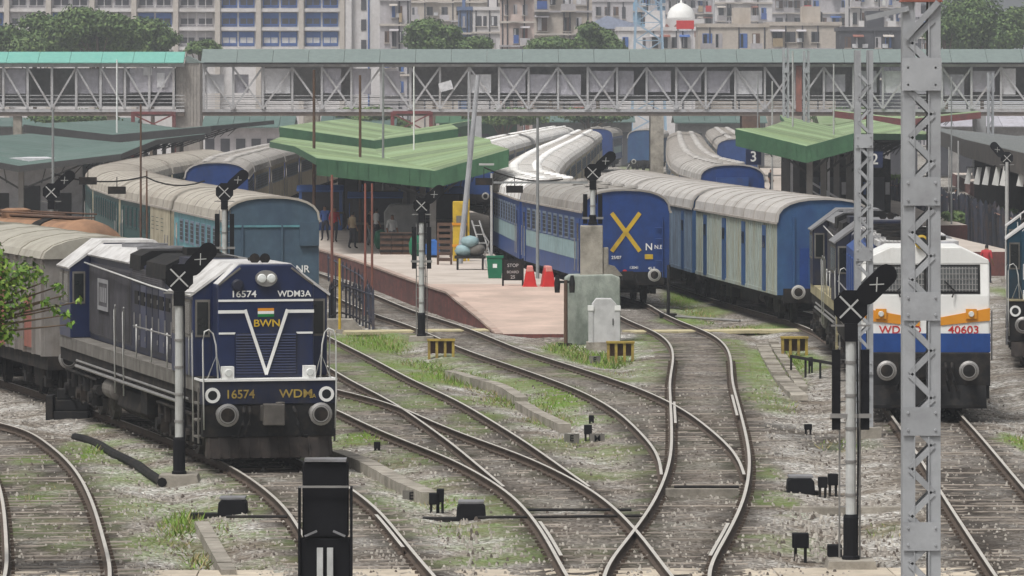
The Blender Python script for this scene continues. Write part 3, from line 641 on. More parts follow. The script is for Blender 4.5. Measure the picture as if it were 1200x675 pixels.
rs = train(U, 171, [(pt_v, LC, 'grey green parcel van with dark blue doors'), (pt_vb, LC, 'pale blue parcel van with dark doors'), (pt_vb, LC, 'half hidden pale blue parcel van')], 'parcel train', 'vans of the parcel train', 'parcel van')
c = rs[0]
d = MB(); d.box(-.85,.35,-.03,.0,ZS+.05,2.55,0); d.box(-.55,.05,-.05,-.025,1.3,2.2,1); O('end_panel', d.mesh('end_panel', [m_cblue2, m_vandoor]), c)
for x in (-1.05, .55, 1.1): O('end_rib', MB().box(x-.04,x+.04,-.06,0,ZS,3.6).mesh('end_rib', m_vend), c)
rb_ = train(RR, 254, [(pt_rb, LC, 'blue ended coach with dusty roof')] + [(pt_cg, LC, 'grey white roofed coach')]*9, 'train left of the right canopy', 'coaches of the right platform train')
c = rb_[0]
d = MB(); d.box(-.8,.8,-.22,0,3.0,3.55,0); d.box(-.9,.9,-.3,.0,2.75,2.98,1); O('gangway', d.mesh('gangway', [m_cblue, m_black]), c)
train(RB, 400, [(pt_cg, LC, 'strip of coach roof')]*6, 'farther train by the right canopy', 'coaches of the far right train')
train(LB, 331, [(pt_cr, LC, 'white roofed coach with brown side')]*10, 'train behind the middle canopy', 'coaches behind the middle canopy')
ts = train(P2, 173.5, [(pt_t1, 17, 'coach with teal blue end and cream roof'), (pt_t2, LC, 'dark teal coach with cream end and cream roof')] + [(pt_t2, LC, 'dark teal coach with cream roof')]*5, 'teal train', 'coaches of the teal train')
c = ts[0]
for x in (-1.0, .35): O('end_rib', MB().box(x-.03,x+.03,-.05,0,ZS,3.3).mesh('end_rib', m_tend), c)
O('end_panel', MB().box(.95,1.6,-.12,0,2.55,3.35).mesh('end_panel', m_tend), c)
O('rain_strip', MB().box(-1.6,1.6,-.04,0,3.18,3.25).mesh('rain_strip', m_tside2), c)
text('NR', .34, m_white, c, (1.05,-.02,1.75)); O('plate', MB().box(.5,.8,-.02,.0,1.3,1.5).mesh('plate', m_yellow), c)
# cream near half of the second teal coach
c = ts[1]; O('cream_side_panel', MB().box(-HW-.03,-HW+.0,.05,7.5,ZS+.01,ZE-.02).mesh('cream_side_panel', m_creamside), c)
d = MB(); d.box(-HW-.05,-HW-.03,.4,7.0,2.3,3.0); 
ks = train(Q, 262, [(pt_rb, LC, 'dark blue ended coach')] + [(pt_cg, LC, 'white roofed coach')]*6, 'train left of the middle platform', 'coaches on the left platform track')
# far blue stock seen across the gap under the bridge
far = thing('railway_coach', 'distant blue coach standing under the footbridge in the central gap', 'coach', (8.6, 520, 0), R(-4)); put(pt_x, far)
far = thing('railway_coach', 'distant blue van beside the pale pier under the footbridge', 'coach', (12.9, 500, 0), R(-4)); put(pt_vb, far)

# ---- hood locomotive
m_rail = mat('handrail_paint', (.55,.55,.53), .5, var=.15)
def pent(hw, z0, ze, zc, ft): return [(-hw,z0),(hw,z0),(hw,ze),(ft,zc),(-ft,zc),(-hw,ze)]
def loco_bogie(n=3, r=.54):
    b = MB(); Lb = 1.9*(n-1)/2
    for sx in (-1, 1):
        b.prism([(-Lb-.75,.55),(Lb+.75,.55),(Lb+.75,.85),(Lb+.2,1.02),(-Lb-.2,1.02),(-Lb-.75,.85)], 'x', sx*1.16-.07, sx*1.16+.07)
        for k in range(n):
            y = -Lb + 1.9*k; b.box(sx*1.28-.12, sx*1.28+.12, y-.2, y+.2, .34, .74); b.lathe([(.14,0),(.14,.1)], (sx*1.38 if sx > 0 else -1.48, y, .54), 'x', 10)
            for yy in (y-.38, y+.38): b.lathe([(.12,0),(.12,.4)], (sx*1.25, yy, .6), 'z', 8)
            b.box(sx*1.2-.05, sx*1.2+.05, y+.62, y+.72, .2, .75); b.tube([(sx*1.33,y-.5,.32),(sx*1.33,y+.9,.36)], .035, 6)
        b.tube([(sx*1.35,-Lb-.6,.98),(sx*1.35,Lb+.6,.98)], .04, 6)
        b.lathe([(.12,0),(.12,.5)], (sx*1.3,-Lb-.8,.75), 'y', 8)
    return b.mesh('bogie', m_under), [(-Lb + 1.9*k) for k in range(n)]
me_lb, lb_y = loco_bogie()
def louvres(name, x, y0, y1, z0, z1, sx, m, parent, n, vert=True):
    d = MB(); d.box(min(x,x+sx*.012), max(x,x+sx*.012), y0, y1, z0, z1)
    for i in range(n):
        if vert:
            y = y0 + (i+.5)*(y1-y0)/n; d.box(min(x,x+sx*.05), max(x,x+sx*.05), y-.022, y+.022, z0+.05, z1-.05)
        else:
            z = z0 + (i+.5)*(z1-z0)/n; d.box(min(x,x+sx*.05), max(x,x+sx*.05), y0+.05, y1-.05, z-.018, z+.018)
    return O(name, d.mesh(name, m), parent)
def rails_u(name, pts, r, m, parent): return O(name, MB().tube(pts, r, 6).mesh(name, m, smooth=True), parent)
def hood_loco(path, D0, L, label, body, sill, roofm, trim, front=True, band=None):
    loc, rz = on_path(path, path.atD(D0), L); t = thing('diesel_locomotive', label, 'locomotive', loc, rz)
    P = lambda nm, mb, m, **k: O(nm, mb.mesh(nm, m), t, **k)
    yc = L-2.4                                                   # rear cab
    P('underframe', MB().box(-1.36,1.36,.28,L-.28,1.2,1.68), m_under)
    for sx in (-1,1):
        b = MB(); x = sx*1.4
        for y0, y1 in ((.32,3.5),(3.55,8.2),(8.25,L*.6),(L*.6+.05,yc-.1),(yc-.05,L-.32)):
            b.box(min(x,x-sx*.05), max(x,x-sx*.05), y0, y1, 1.5, 1.74); b.box(min(x,x-sx*.42), max(x,x-sx*.42), y0, y1, 1.745, 1.79)
        P('walkway', b, sill)
    P('buffer_beam', MB().box(-1.42,1.42,.0,.28,1.26,1.74), m_navyd if front else m_black, bevel=.02); P('drag_box', MB().box(-1.4,1.4,.02,.28,.6,1.255), m_black)
    P('footplate', MB().box(-1.43,1.43,-.03,.9,1.745,1.79), trim)
    b = MB(); b.prism([(-.12,.16),(.22,.16),(.22,.6),(.05,.6)], 'x', -1.32, 1.32)
    for i in range(13): x = -1.26+i*.21; b.bar((x,-.14,.18),(x,.04,.58), .03, .03)
    P('cowcatcher', b, m_brownblk)
    for sx in (-1,1):
        O('buffer', me_buf, t, (sx*.978,0,1.08))
        b = MB(); b.lathe([(.1,-.004),(.16,-.004),(.16,-.03),(.1,-.03),(.1,-.004)], (sx*1.2,0,1.46), 'y', 20, cap=False); P('lamp_ring', b, m_white)
        b = MB(); b.lathe([(.085,0),(.085,-.02)], (sx*1.2,-.005,1.46), 'y', 16); P('marker_glass', b, m_glass)
        b = MB(); b.box(sx*.86-.12,sx*.86+.12,.02,.25,1.79,2.05,0); b.lathe([(.08,.02),(.07,-.01)], (sx*.86,.0,1.92), 'y', 14, 1); P('marker_lamp', b, [m_white, m_lens])
        rails_u('handrail', [(sx*1.38,-.02,.75),(sx*1.4,-.06,1.5),(sx*1.4,.0,2.6),(sx*1.36,.05,2.78),(sx*1.26,.08,2.82),(sx*1.18,.06,2.74),(sx*1.12,.04,2.5),(sx*1.08,.02,1.8)], .017, m_rail, t)
        rails_u('handrail', [(sx*1.3,.06,1.8),(sx*1.1,.06,2.3),(sx*.98,.1,1.8)], .015, m_rail, t)
        rails_u('handrail', [(sx*1.44,.95,.7),(sx*1.46,.95,2.7),(sx*1.4,1.2,2.82),(sx*1.44,1.45,2.6),(sx*1.44,1.45,1.8)], .016, m_rail, t)
        b = MB()
        for z in (.55,.9,1.25): b.box(sx*1.3-.14,sx*1.3+.14,.35,.95,z,z+.04)
        b.box(sx*1.44-.015,sx*1.44+.015,.3,.36,.45,1.6); b.box(sx*1.44-.015,sx*1.44+.015,.94,1.0,.45,1.6); P('steps', b, sill)
    b = MB(); b.box(-.2,.2,-.3,0,.92,1.25); b.prism([(-.24,-.62),(.2,-.66),(.26,-.3),(-.2,-.28)], 'z', .86, 1.3); b.lathe([(.1,.86),(.1,1.34)], (.12,-.55,0), 'z', 10)
    P('coupler', b, m_wheel, bevel=.02)
    for x, s2 in ((-.42,-1),(.5,1),(-.55,-1)):
        P('hose', MB().tube([(x,-.02,1.2),(x+.02*s2,-.18,1.1),(x+.06*s2,-.25,.85),(x+.16*s2,-.22,.62),(x+.26*s2,-.14,.6)], .035, 8), m_black)
    # nose, cabs, hood
    b = MB().prism(pent(1.02,1.79,3.72,4.15,.55), 'y', .42, 1.06); P('nose', b, body, bevel=.035); b = MB().prism([(1.0,3.74),(.55,4.165),(-.55,4.165),(-1.0,3.74),(-.98,3.7),(.98,3.7)], 'y', .5, 1.06); P('nose_top', b, roofm)
    for ya, yb in ((1.07, 3.75), (yc, L-.6)):
        cab = P('cab', MB().prism(pent(1.43,1.79,3.52,4.1,.62), 'y', ya, yb), body, bevel=.025)
        op = pent(1.55,3.5,3.52,4.16,.64)[2:]; b = MB(); b.prism([(1.5,3.5),(.63,4.15),(-.63,4.15),(-1.5,3.5),(-1.48,3.46),(-.6,4.09),(.6,4.09),(1.48,3.46)], 'y', ya-.02, yb+.1); O('cab_roof', b.mesh('cab_roof', roofm), cab)
        for sx in (-1,1):
            for y0, y1 in ((ya+.15, ya+.95), (ya+1.08, yb-.15)):
                b = MB(); x = sx*1.43; b.box(min(x,x+sx*.02),max(x,x+sx*.02),y0,y1,2.6,3.4,0); b.box(min(x,x+sx*.028),max(x,x+sx*.028),y0+.07,y1-.07,2.67,3.33,1); O('side_window', b.mesh('side_window', [m_sill, m_glass]), cab)
            b = MB(); xa, xb = sorted((sx*1.07, sx*1.38)); b.box(xa,xb,ya-.02,ya,2.62,3.4,0); b.box(xa+.04,xb-.04,ya-.028,ya-.018,2.67,3.35,1); O('front_window', b.mesh('front_window', [m_sill, m_glass]), cab)
    for k in (-.1,.12):
        b = MB(); b.tube([(k,1.8,4.22),(k,1.5,4.24),(k,1.3,4.25)], .04, 8); b.lathe([(.04,0),(.06,-.08),(.11,-.14)], (k,1.3,4.25), 'y', 12); P('horn', b, m_black)
    hood = P('hood', MB().prism(pent(.94,1.79,3.78,4.0,.66), 'y', 3.76, yc-.01), m_navyd)
    y = 4.0; y1 = L*.575
    for sx in (-1,1):
        y = 4.0; i = 0
        while y < y1-.8:
            b = MB(); x = sx*.94; b.box(min(x,x+sx*.03),max(x,x+sx*.03),y,y+.78,1.95,3.35,0); b.box(min(x,x+sx*.045),max(x,x+sx*.045),y+.1,y+.68,2.9,3.2,1); b.bar((x+sx*.05,y+.68,2.35),(x+sx*.05,y+.68,2.7),.03,.03,2); b.box(min(x,x+sx*.05),max(x,x+sx*.05),y+.02,y+.06,2.1,2.2,2); b.box(min(x,x+sx*.05),max(x,x+sx*.05),y+.02,y+.06,3.0,3.1,2)
            O('hood_door', b.mesh('hood_door', [body if i % 3 == 1 else m_navyd, m_black, m_steel]), hood); y += .86; i += 1
        louvres('radiator_grille', sx*.94, L*.585, yc-.12, 1.9, 3.62, sx, m_lgrille, hood, 34)
        louvres('upper_louvre', sx*.94, L*.36, L*.57, 3.4, 3.72, sx, m_lgrille, hood, 7, False)
        rails_u('side_rail', [(sx*1.1,4.0,3.36),(sx*1.1,L*.42,3.42),(sx*1.1,L*.6,3.5),(sx*1.1,yc-.1,3.62)], .02, m_rail, t)
        for ys in (L*.5, L*.56):
            rails_u('handrail', [(sx*1.4,ys,.85),(sx*1.42,ys,2.75),(sx*1.38,ys+.15,2.85),(sx*1.34,ys+.35,2.75),(sx*1.34,ys+.4,1.8)], .017, m_rail, t)
        for ys in (L*.22, L*.32, L*.42): rails_u('stanchion', [(sx*1.38,ys,1.8),(sx*1.38,ys,2.55)], .016, m_rail, t)
        rails_u('edge_rail', [(sx*1.38,L*.2,2.5),(sx*1.38,L*.44,2.5)], .018, m_steel, t)
    b = MB(); b.prism([(1.02,3.82),(.7,4.06),(-.7,4.06),(-1.02,3.82),(-1.0,3.78),(1.0,3.78)], 'y', L*.585, yc-.02); P('hood_roof', b, roofm)
    for k in range(2):
        b = MB(); b.lathe([(.55,4.06),(.55,4.14),(.5,4.14),(.5,4.08)], (0,L*.66+k*2.3,0), 'z', 24); b.box(-.5,.5,L*.66+k*2.3-.03,L*.66+k*2.3+.03,4.09,4.12); b.box(-.03,.03,L*.66+k*2.3-.5,L*.66+k*2.3+.5,4.09,4.12); P('cooling_fan', b, m_grey)
    b = MB(); b.prism([(-1.02,3.7),(1.02,3.7),(1.0,4.02),(.75,4.14),(-.75,4.14),(-1.0,4.02)], 'y', L*.5, L*.575); P('air_intake_box', b, m_black)
    b = MB(); b.prism([(-1.0,3.6),(1.0,3.6),(.98,3.92),(.6,4.1),(-.6,4.1),(-.98,3.92)], 'y', L*.34, L*.47); P('exhaust_housing', b, m_black)
    b = MB(); b.box(-.3,.3,L*.4,L*.43,4.1,4.26); P('exhaust_stack', b, m_black)
    b = MB(); b.box(-.5,.5,4.2,L*.34,4.0,4.08); b.box(-.85,-.55,4.6,6.2,3.95,4.14); P('roof_hatch', b, m_navyd)
    for k in range(4): P('roof_pipe', MB().tube([(.55+.08*k,4.2,4.04),(.55+.08*k,L*.46,4.06)], .03, 6), m_steel)
    # running gear
    for yb in (3.6, L-3.7):
        bo = O('bogie', me_lb, t, (0,yb,0))
        for y in lb_y: O('wheelset', wheel_mesh(.54), bo, (0,y,0))
    b = MB(); b.prism([(-1.2,.95),(-1.3,.55),(-1.0,.35),(1.0,.35),(1.3,.55),(1.2,.95)], 'y', L*.42, L*.58); P('fuel_tank', b, m_under, bevel=.04)
    for sx in (-1,1):
        b = MB(); b.lathe([(.1,0),(.24,.06),(.24,1.25),(.1,1.31)], (sx*1.15,L*.6,.85), 'y', 16); P('air_reservoir', b, m_sill)
        b = MB(); b.box(sx*1.2-.14,sx*1.2+.14,L*.36,L*.4,.6,1.2); P('battery_box', b, m_under)
        b = MB(); b.tube([(sx*1.38,3,1.15),(sx*1.38,L-3,1.15)], .04, 6); b.tube([(sx*1.36,2,1.28),(sx*1.36,L-3,1.28)], .03, 6); P('brake_pipe', b, m_steel)
    return t
m_brownblk = mat('dusty_black_plate', (.028,.023,.021), .85, dirt=(.08,.06,.048), amt=.45, dscale=2)
m_tealp = mat('dark_teal_paint', (.01,.045,.075), .5, dirt=SOOT, amt=.4, streak=3)
A = hood_loco(T2, 106.2, 21.0, 'dark blue diesel locomotive with white V on its nose, numbered 16574', m_navy, m_sill, m_roofw, m_white)
# front of the numbered locomotive
def stripe(pts, parent, y, w_=.065, m=m_white, name='stripe'):
    for p, q in zip(pts[:-1], pts[1:]):
        b = MB(); d = Vector((q[0]-p[0], 0, q[1]-p[1])).normalized()*w_*.35; b.bar((p[0]-d.x, y, p[1]-d.z), (q[0]+d.x, y, q[1]+d.z), w_, .012, up=(0,1,0)); O(name, b.mesh(name, m), parent)
yf = .412
stripe([(-.99,3.4),(.99,3.4)], A, yf, .045)
for sx in (-1,1):
    stripe([(sx*.99,3.17),(sx*.45,3.17)], A, .38, .066); stripe([(sx*.44,3.19),(0,1.88)], A, .366-.003*sx, .066); stripe([(sx*.98,2.72),(sx*.66,2.72)], A, yf, .04)
    stripe([(sx*.99,3.74),(sx*.55,4.07)], A, yf-.002, .04, m_sill)
text('16574', .19, m_white, A, (-.47,.405,3.53), sx=1.15); text('WDM3A', .18, m_white, A, (.6,.405,3.53), sx=1.05); text('BWN', .21, m_yellow, A, (.02,.402,2.92), sx=1.15)
text('16574', .25, m_dyel, A, (-.62,-.008,1.47)); text('WDM', .24, m_dyel, A, (.56,-.008,1.47), sx=1.15); text('3A', .12, m_dyel, A, (.91,-.008,1.42))
for k, (z, m) in enumerate(((3.21,m_orange),(3.15,m_white),(3.09,mat('flag_green',(.01,.2,.05),.5)))): O('flag_band', MB().box(-.17,.17,.405,.419,z-.03,z+.029).mesh('flag_band', m), A)
g = O('nose_grille', MB().box(-.66,.66,.4,.419,1.86,2.72).mesh('nose_grille', m_navyd), A)
b = MB()
for i in range(15): z = 1.9+i*.056; b.prism([(.405,z),(.38,z-.012),(.405,z+.03)], 'x', -.63, .63)
O('louvre', b.mesh('louvre', m_navy), g)
b = MB(); b.lathe([(.17,.42),(.17,.33),(.14,.33)], (0,0,0), 'y', 20); b.v = [(x*1.35+.0, y, z+3.86) for x,y,z in b.v]; hl = O('headlight', b.mesh('headlight', m_steel), A)
for sx in (-1,1): O('lens', MB().lathe([(.1,.335),(.08,.3),(.02,.29)], (sx*.1,0,3.86), 'y', 16).mesh('lens', m_lens), hl)
O('nose_hatch', MB().lathe([(.13,.42),(.13,.36),(.09,.34)], (-.6,0,3.72), 'y', 16).mesh('nose_hatch', m_navyd), A)
# painted emblem on the grey grille
e = O('emblem', MB().box(-1.015,-.995,15.3,16.9,2.55,3.3).mesh('emblem', m_lgrille), A)
b = MB()
for y0,y1,z0,z1 in ((15.3,16.9,3.2,3.3),(15.3,16.9,2.55,2.65),(15.3,15.42,2.65,3.2),(16.78,16.9,2.65,3.2)): b.box(-1.025,-1.015,y0,y1,z0,z1)
for k in range(4): b.box(-1.025,-1.015,15.6+k*.28,15.72+k*.28,2.75,3.1)
O('emblem_mark', b.mesh('emblem_mark', mat('grey_white_paint',(.26,.26,.27),.6)), e)
Cc = hood_loco(U, 143.5, 17.0, 'dark blue locomotive with cream walkway coupled behind the white one', m_navyd, m_cream, m_grey, m_cream, False)
Dd = hood_loco(V, 147, 18.0, 'dark teal locomotive cut off by the right edge', m_tealp, m_grey, m_roofw, m_cream, False)
O('face_band', MB().box(-.98,.98,.395,.419,2.35,2.8).mesh('face_band', m_roofw), Dd)
for sx in (-1, 1): O('nose_window', MB().box(sx*.55-.22,sx*.55+.22,.395,.419,2.95,3.55).mesh('nose_window', m_glass), Dd)

# ---- white fronted locomotive
m_wscreen = mat('reflecting_windscreen', (.1,.105,.105), .25, var=.3, spec=.5)  # grey base paints the glass's reflection into the panes
m_bwhite = mat('loco_white', (.74,.74,.72), .45, var=.05, dirt=(.5,.48,.43), amt=.2, streak=3)
m_bblue = mat('loco_mid_blue', (.015,.06,.23), .45, dirt=(.03,.04,.1), amt=.3, streak=3)
loc, rz = on_path(U, U.atD(122.6), 20); B = thing('diesel_locomotive', 'white fronted locomotive with orange stripe and blue band', 'locomotive', loc, rz)
P = lambda nm, mb, m, par=None, **k: O(nm, mb.mesh(nm, m), par or B, **k)
P('underframe', MB().box(-1.5,1.5,.25,19.8,1.1,1.5), m_under)
P('buffer_beam', MB().box(-1.52,1.52,.0,.3,.7,1.5), m_black, bevel=.02)
b = MB(); b.prism([(-.18,.18),(.25,.18),(.25,.72),(-.02,.72)], 'x', -1.42, 1.42); b.box(-1.42,1.42,-.2,-.1,.2,.26); P('snow_plough', b, m_black)
for sx in (-1,1):
    O('buffer', me_buf, B, (sx*.978,0,1.1))
    b = MB(); b.box(sx*1.47-.03,sx*1.47+.03,.05,.9,.4,1.5); P('step_side', b, m_black)
b = MB(); b.box(-.22,.22,-.55,0,.9,1.3); P('coupler', b, m_under, bevel=.04)
for x in (-.6,-.45,.45,.6): P('hose', MB().tube([(x,-.02,1.25),(x,-.2,1.15),(x*1.05,-.26,.85),(x*1.2,-.18,.6)], .035, 8), m_black)
cab = P('cab', MB().prism([(.34,1.5),(.3,1.96),(.34,2.85),(.52,3.66),(.7,3.72),(3.4,3.72),(3.4,1.5)], 'x', -1.53, 1.53), m_bwhite, bevel=.05)
cr = P('cab_roof', MB().prism([(-1.53,3.6),(1.53,3.6),(1.5,3.72),(.85,4.02),(-.85,4.02),(-1.5,3.72)], 'y', .5, 3.5), m_bwhite, bevel=.03)
P('blue_band', MB().box(-1.54,1.54,.285,3.4,1.5,1.95), m_bblue)
def slope(z): return .34 + max(0, z-2.85)*.222
def sl_quad(x0,x1,z0,z1,off): return [(x0,slope(z0)-off,z0),(x1,slope(z0)-off,z0),(x1,slope(z1)-off,z1),(x0,slope(z1)-off,z1)]
for sx in (-1,1):
    x0, x1 = (-1.24,-.05) if sx < 0 else (.05,1.24)
    wn = P('windscreen', MB().quad(*sl_quad(x0-.06,x1+.06,2.9,3.6,.012)), m_black, cab); P('pane', MB().quad(*sl_quad(x0,x1,2.96,3.54,.02)), m_wscreen, wn)
    b = MB()
    for k in range(15): x = x0+.05+k*(x1-x0-.1)/14; b.bar((x,slope(2.96)-.05,2.96),(x,slope(3.54)-.05,3.54),.014,.014)
    for k in range(5): z = 3.0+k*.125; b.bar((x0,slope(z)-.06,z),(x1,slope(z)-.06,z),.014,.014)
    P('window_mesh', b, m_steel, wn)
    b = MB().quad((sx*1.5,.285-.0,2.3),(sx*.25,.285,2.38),(sx*.25,.29,2.2),(sx*.8,.29,2.2)) if False else MB().prism([(sx*1.53,2.56),(sx*1.53,2.26),(sx*.9,2.2),(sx*.15,2.12),(sx*.15,2.3),(sx*.9,2.44)], 'y', .285, .33); P('orange_stripe', b, m_orange, cab)
    b = MB(); b.box(sx*1.08-.13,sx*1.08+.13,.24,.3,2.3,2.54,0); b.lathe([(.07,.24),(.06,.2)], (sx*1.08,0,2.42), 'y', 14, 1); P('marker_lamp', b, [m_orange, m_lens], cab)
    P('wiper', MB().tube([(sx*.62,.24,2.82),(sx*.68,.28,2.98),(sx*.45,.3,3.2)], .018, 6), m_black, cab)
    b = MB(); b.tube([(sx*1.58,.45,1.3),(sx*1.58,.45,2.5)], .02, 6); P('handrail', b, m_steel)
    b = MB(); x = sx*1.53; b.box(min(x,x+sx*.02),max(x,x+sx*.02),1.0,1.9,2.8,3.5); P('side_window', b, m_glass, cab)
text('WDP4D', .26, m_redpaint, cab, (-.62,.296,2.03), sx=1.1); text('40603', .26, m_redpaint, cab, (.9,.296,2.03), sx=1.15)
b = MB(); b.lathe([(.17,0),(.17,-.14),(.12,-.16)], (-.1,.55,4.14), 'y', 18, 0); b.lathe([(.115,-.165),(.05,-.15)], (-.1,.55,4.14), 'y', 16, 1); P('headlight', b, [m_yellow, m_glass])
hood = P('hood', MB().prism(pent(1.25,1.5,3.5,3.92,.7), 'y', 3.41, 19.6), m_bblue)
for sx in (-1,1):
    P('lower_band', MB().box(min(sx*1.25,sx*1.27),max(sx*1.25,sx*1.27),3.5,19.5,1.52,2.0), m_bwhite, hood)
    for k in range(9):
        b = MB(); x = sx*1.25; b.box(min(x,x+sx*.03),max(x,x+sx*.03),4+k*1.7,5.3+k*1.7,2.1,3.3); P('hood_door', b, m_bblue, hood)
    P('walkway', MB().box(min(sx*1.25,sx*1.5),max(sx*1.25,sx*1.5),3.5,19.6,1.5,1.56), m_sill)
    P('handrail', MB().tube([(sx*1.48,3.6,2.5),(sx*1.48,19.5,2.5)], .022, 6), m_steel)
for k in range(5):
    b = MB(); b.box(-1.0,1.0,4.2+k*3.0,6.6+k*3.0,3.9,4.05,0); b.lathe([(.75,4.05),(.75,4.14),(.68,4.14),(.68,4.07)], (0,5.4+k*3.0,0), 'z', 24, 1); P('roof_hatch', b, [m_grey if k % 2 else m_roofw, m_black])
for k in range(5): P('roof_pipe', MB().tube([(-.9+.1*k,3.6,4.02),(-.9+.1*k,18,4.04)], .035, 6), m_steel)
for yb in (3.7, 16.3):
    bo = O('bogie', me_lb, B, (0,yb,0))
    for y in lb_y: O('wheelset', wheel_mesh(.54), bo, (0,y,0))
P('fuel_tank', MB().prism([(-1.3,1.1),(-1.35,.5),(-1.0,.3),(1.0,.3),(1.35,.5),(1.3,1.1)], 'y', 8, 12), m_under, bevel=.05)

# ---- wagons at the left
m_wgrey = mat('wagon_grey', (.22,.205,.19), .8, dirt=(.12,.09,.07), amt=.5, streak=3); m_wroof = mat('wagon_roof', (.36,.34,.29), .85, dirt=(.24,.22,.18), amt=.5)
m_rustred = mat('rust_red_panel', (.27,.1,.075), .8, dirt=(.14,.09,.07), amt=.5, streak=3)
def wagon(path, D0, L, label):
    loc, rz = on_path(path, path.atD(D0), L); t = thing('covered_wagon', label, 'wagon', loc, rz, 'covered wagons behind the blue locomotive')
    P = lambda nm, mb, m: O(nm, mb.mesh(nm, m), t)
    P('body', MB().box(-1.48,1.48,0,L,1.15,3.6), m_wgrey)
    arc = [(1.55*math.sin(a), 3.58+.55*math.cos(a)) for a in np.linspace(-math.pi/2, math.pi/2, 11)]; b = MB(); b.prism(arc, 'y', -.08, L+.08)
    for k in range(5): y = .2+k*(L-.4)/4; b.prism([(x*1.015, z+.02) for x, z in arc], 'y', y-.04, y+.04)
    P('roof', b, m_wroof)
    for sx in (-1,1):
        for k in range(11): y = .1+k*(L-.2)/10; P('side_rib', MB().box(min(sx*1.48,sx*1.56),max(sx*1.48,sx*1.56),y-.05,y+.05,1.15,3.55), m_wgrey)
        P('door', MB().box(min(sx*1.48,sx*1.54),max(sx*1.48,sx*1.54),L*.4,L*.6,1.2,3.3), m_rustred)
        P('red_panel', MB().box(min(sx*1.48,sx*1.535),max(sx*1.48,sx*1.535),L*.12,L*.22,1.3,2.6), m_rustred)
        O('buffer', me_buf, t, (sx*.978,0,1.1))
    P('underframe', MB().box(-1.4,1.4,0,L,.8,1.14), m_under)
    for y in (2.4, L-2.4): O('bogie', me_cbogie, t, (0,y,0))
wagon(T2, T2.P[np.argmin(np.abs(T2.L-(T2.atD(106.2)+22.6)))][1], 13, 'grey covered wagon with rust red panel coupled behind the blue locomotive')
wagon(T2, T2.P[np.argmin(np.abs(T2.L-(T2.atD(106.2)+36.8)))][1], 13, 'second grey covered wagon mostly hidden by leaves at the left edge')
loc, rz = on_path(P1, P1.atD(152), 11.5); t = thing('tank_wagon', 'brown tank wagon with rounded end beyond the grey wagon', 'wagon', loc, rz)
m_tank = mat('tank_brown', (.3,.17,.1), .75, dirt=(.16,.1,.07), amt=.45)
O('barrel', MB().lathe([(.3,-.0),(1.0,.1),(1.35,.35),(1.42,.8),(1.42,10.6),(1.35,11.05),(1.0,11.3),(.3,11.4)], (0,0,2.55), 'y', 28).mesh('barrel', m_tank, smooth=True), t)
O('band', MB().lathe([(1.42,2.3),(1.46,2.3),(1.46,2.9),(1.42,2.9)], (0,0,2.55), 'y', 28).mesh('band', m_under), t)
O('filling_dome', MB().lathe([(.45,3.9),(.45,4.15),(.3,4.2)], (0,5.7,0), 'z', 16).mesh('filling_dome', m_tank), t)
b = MB(); b.box(-.35,.35,.8,10.6,3.98,4.02)
for sx in (-1,1): b.tube([(sx*.5,1,4.1),(sx*.5,10.4,4.1)], .03, 6)
O('catwalk', b.mesh('catwalk', m_brown), t); O('underframe', MB().box(-1.3,1.3,0,11.4,.8,1.2).mesh('underframe', m_under), t)
for y in (2.2, 9.2): O('bogie', me_cbogie, t, (0,y,0))
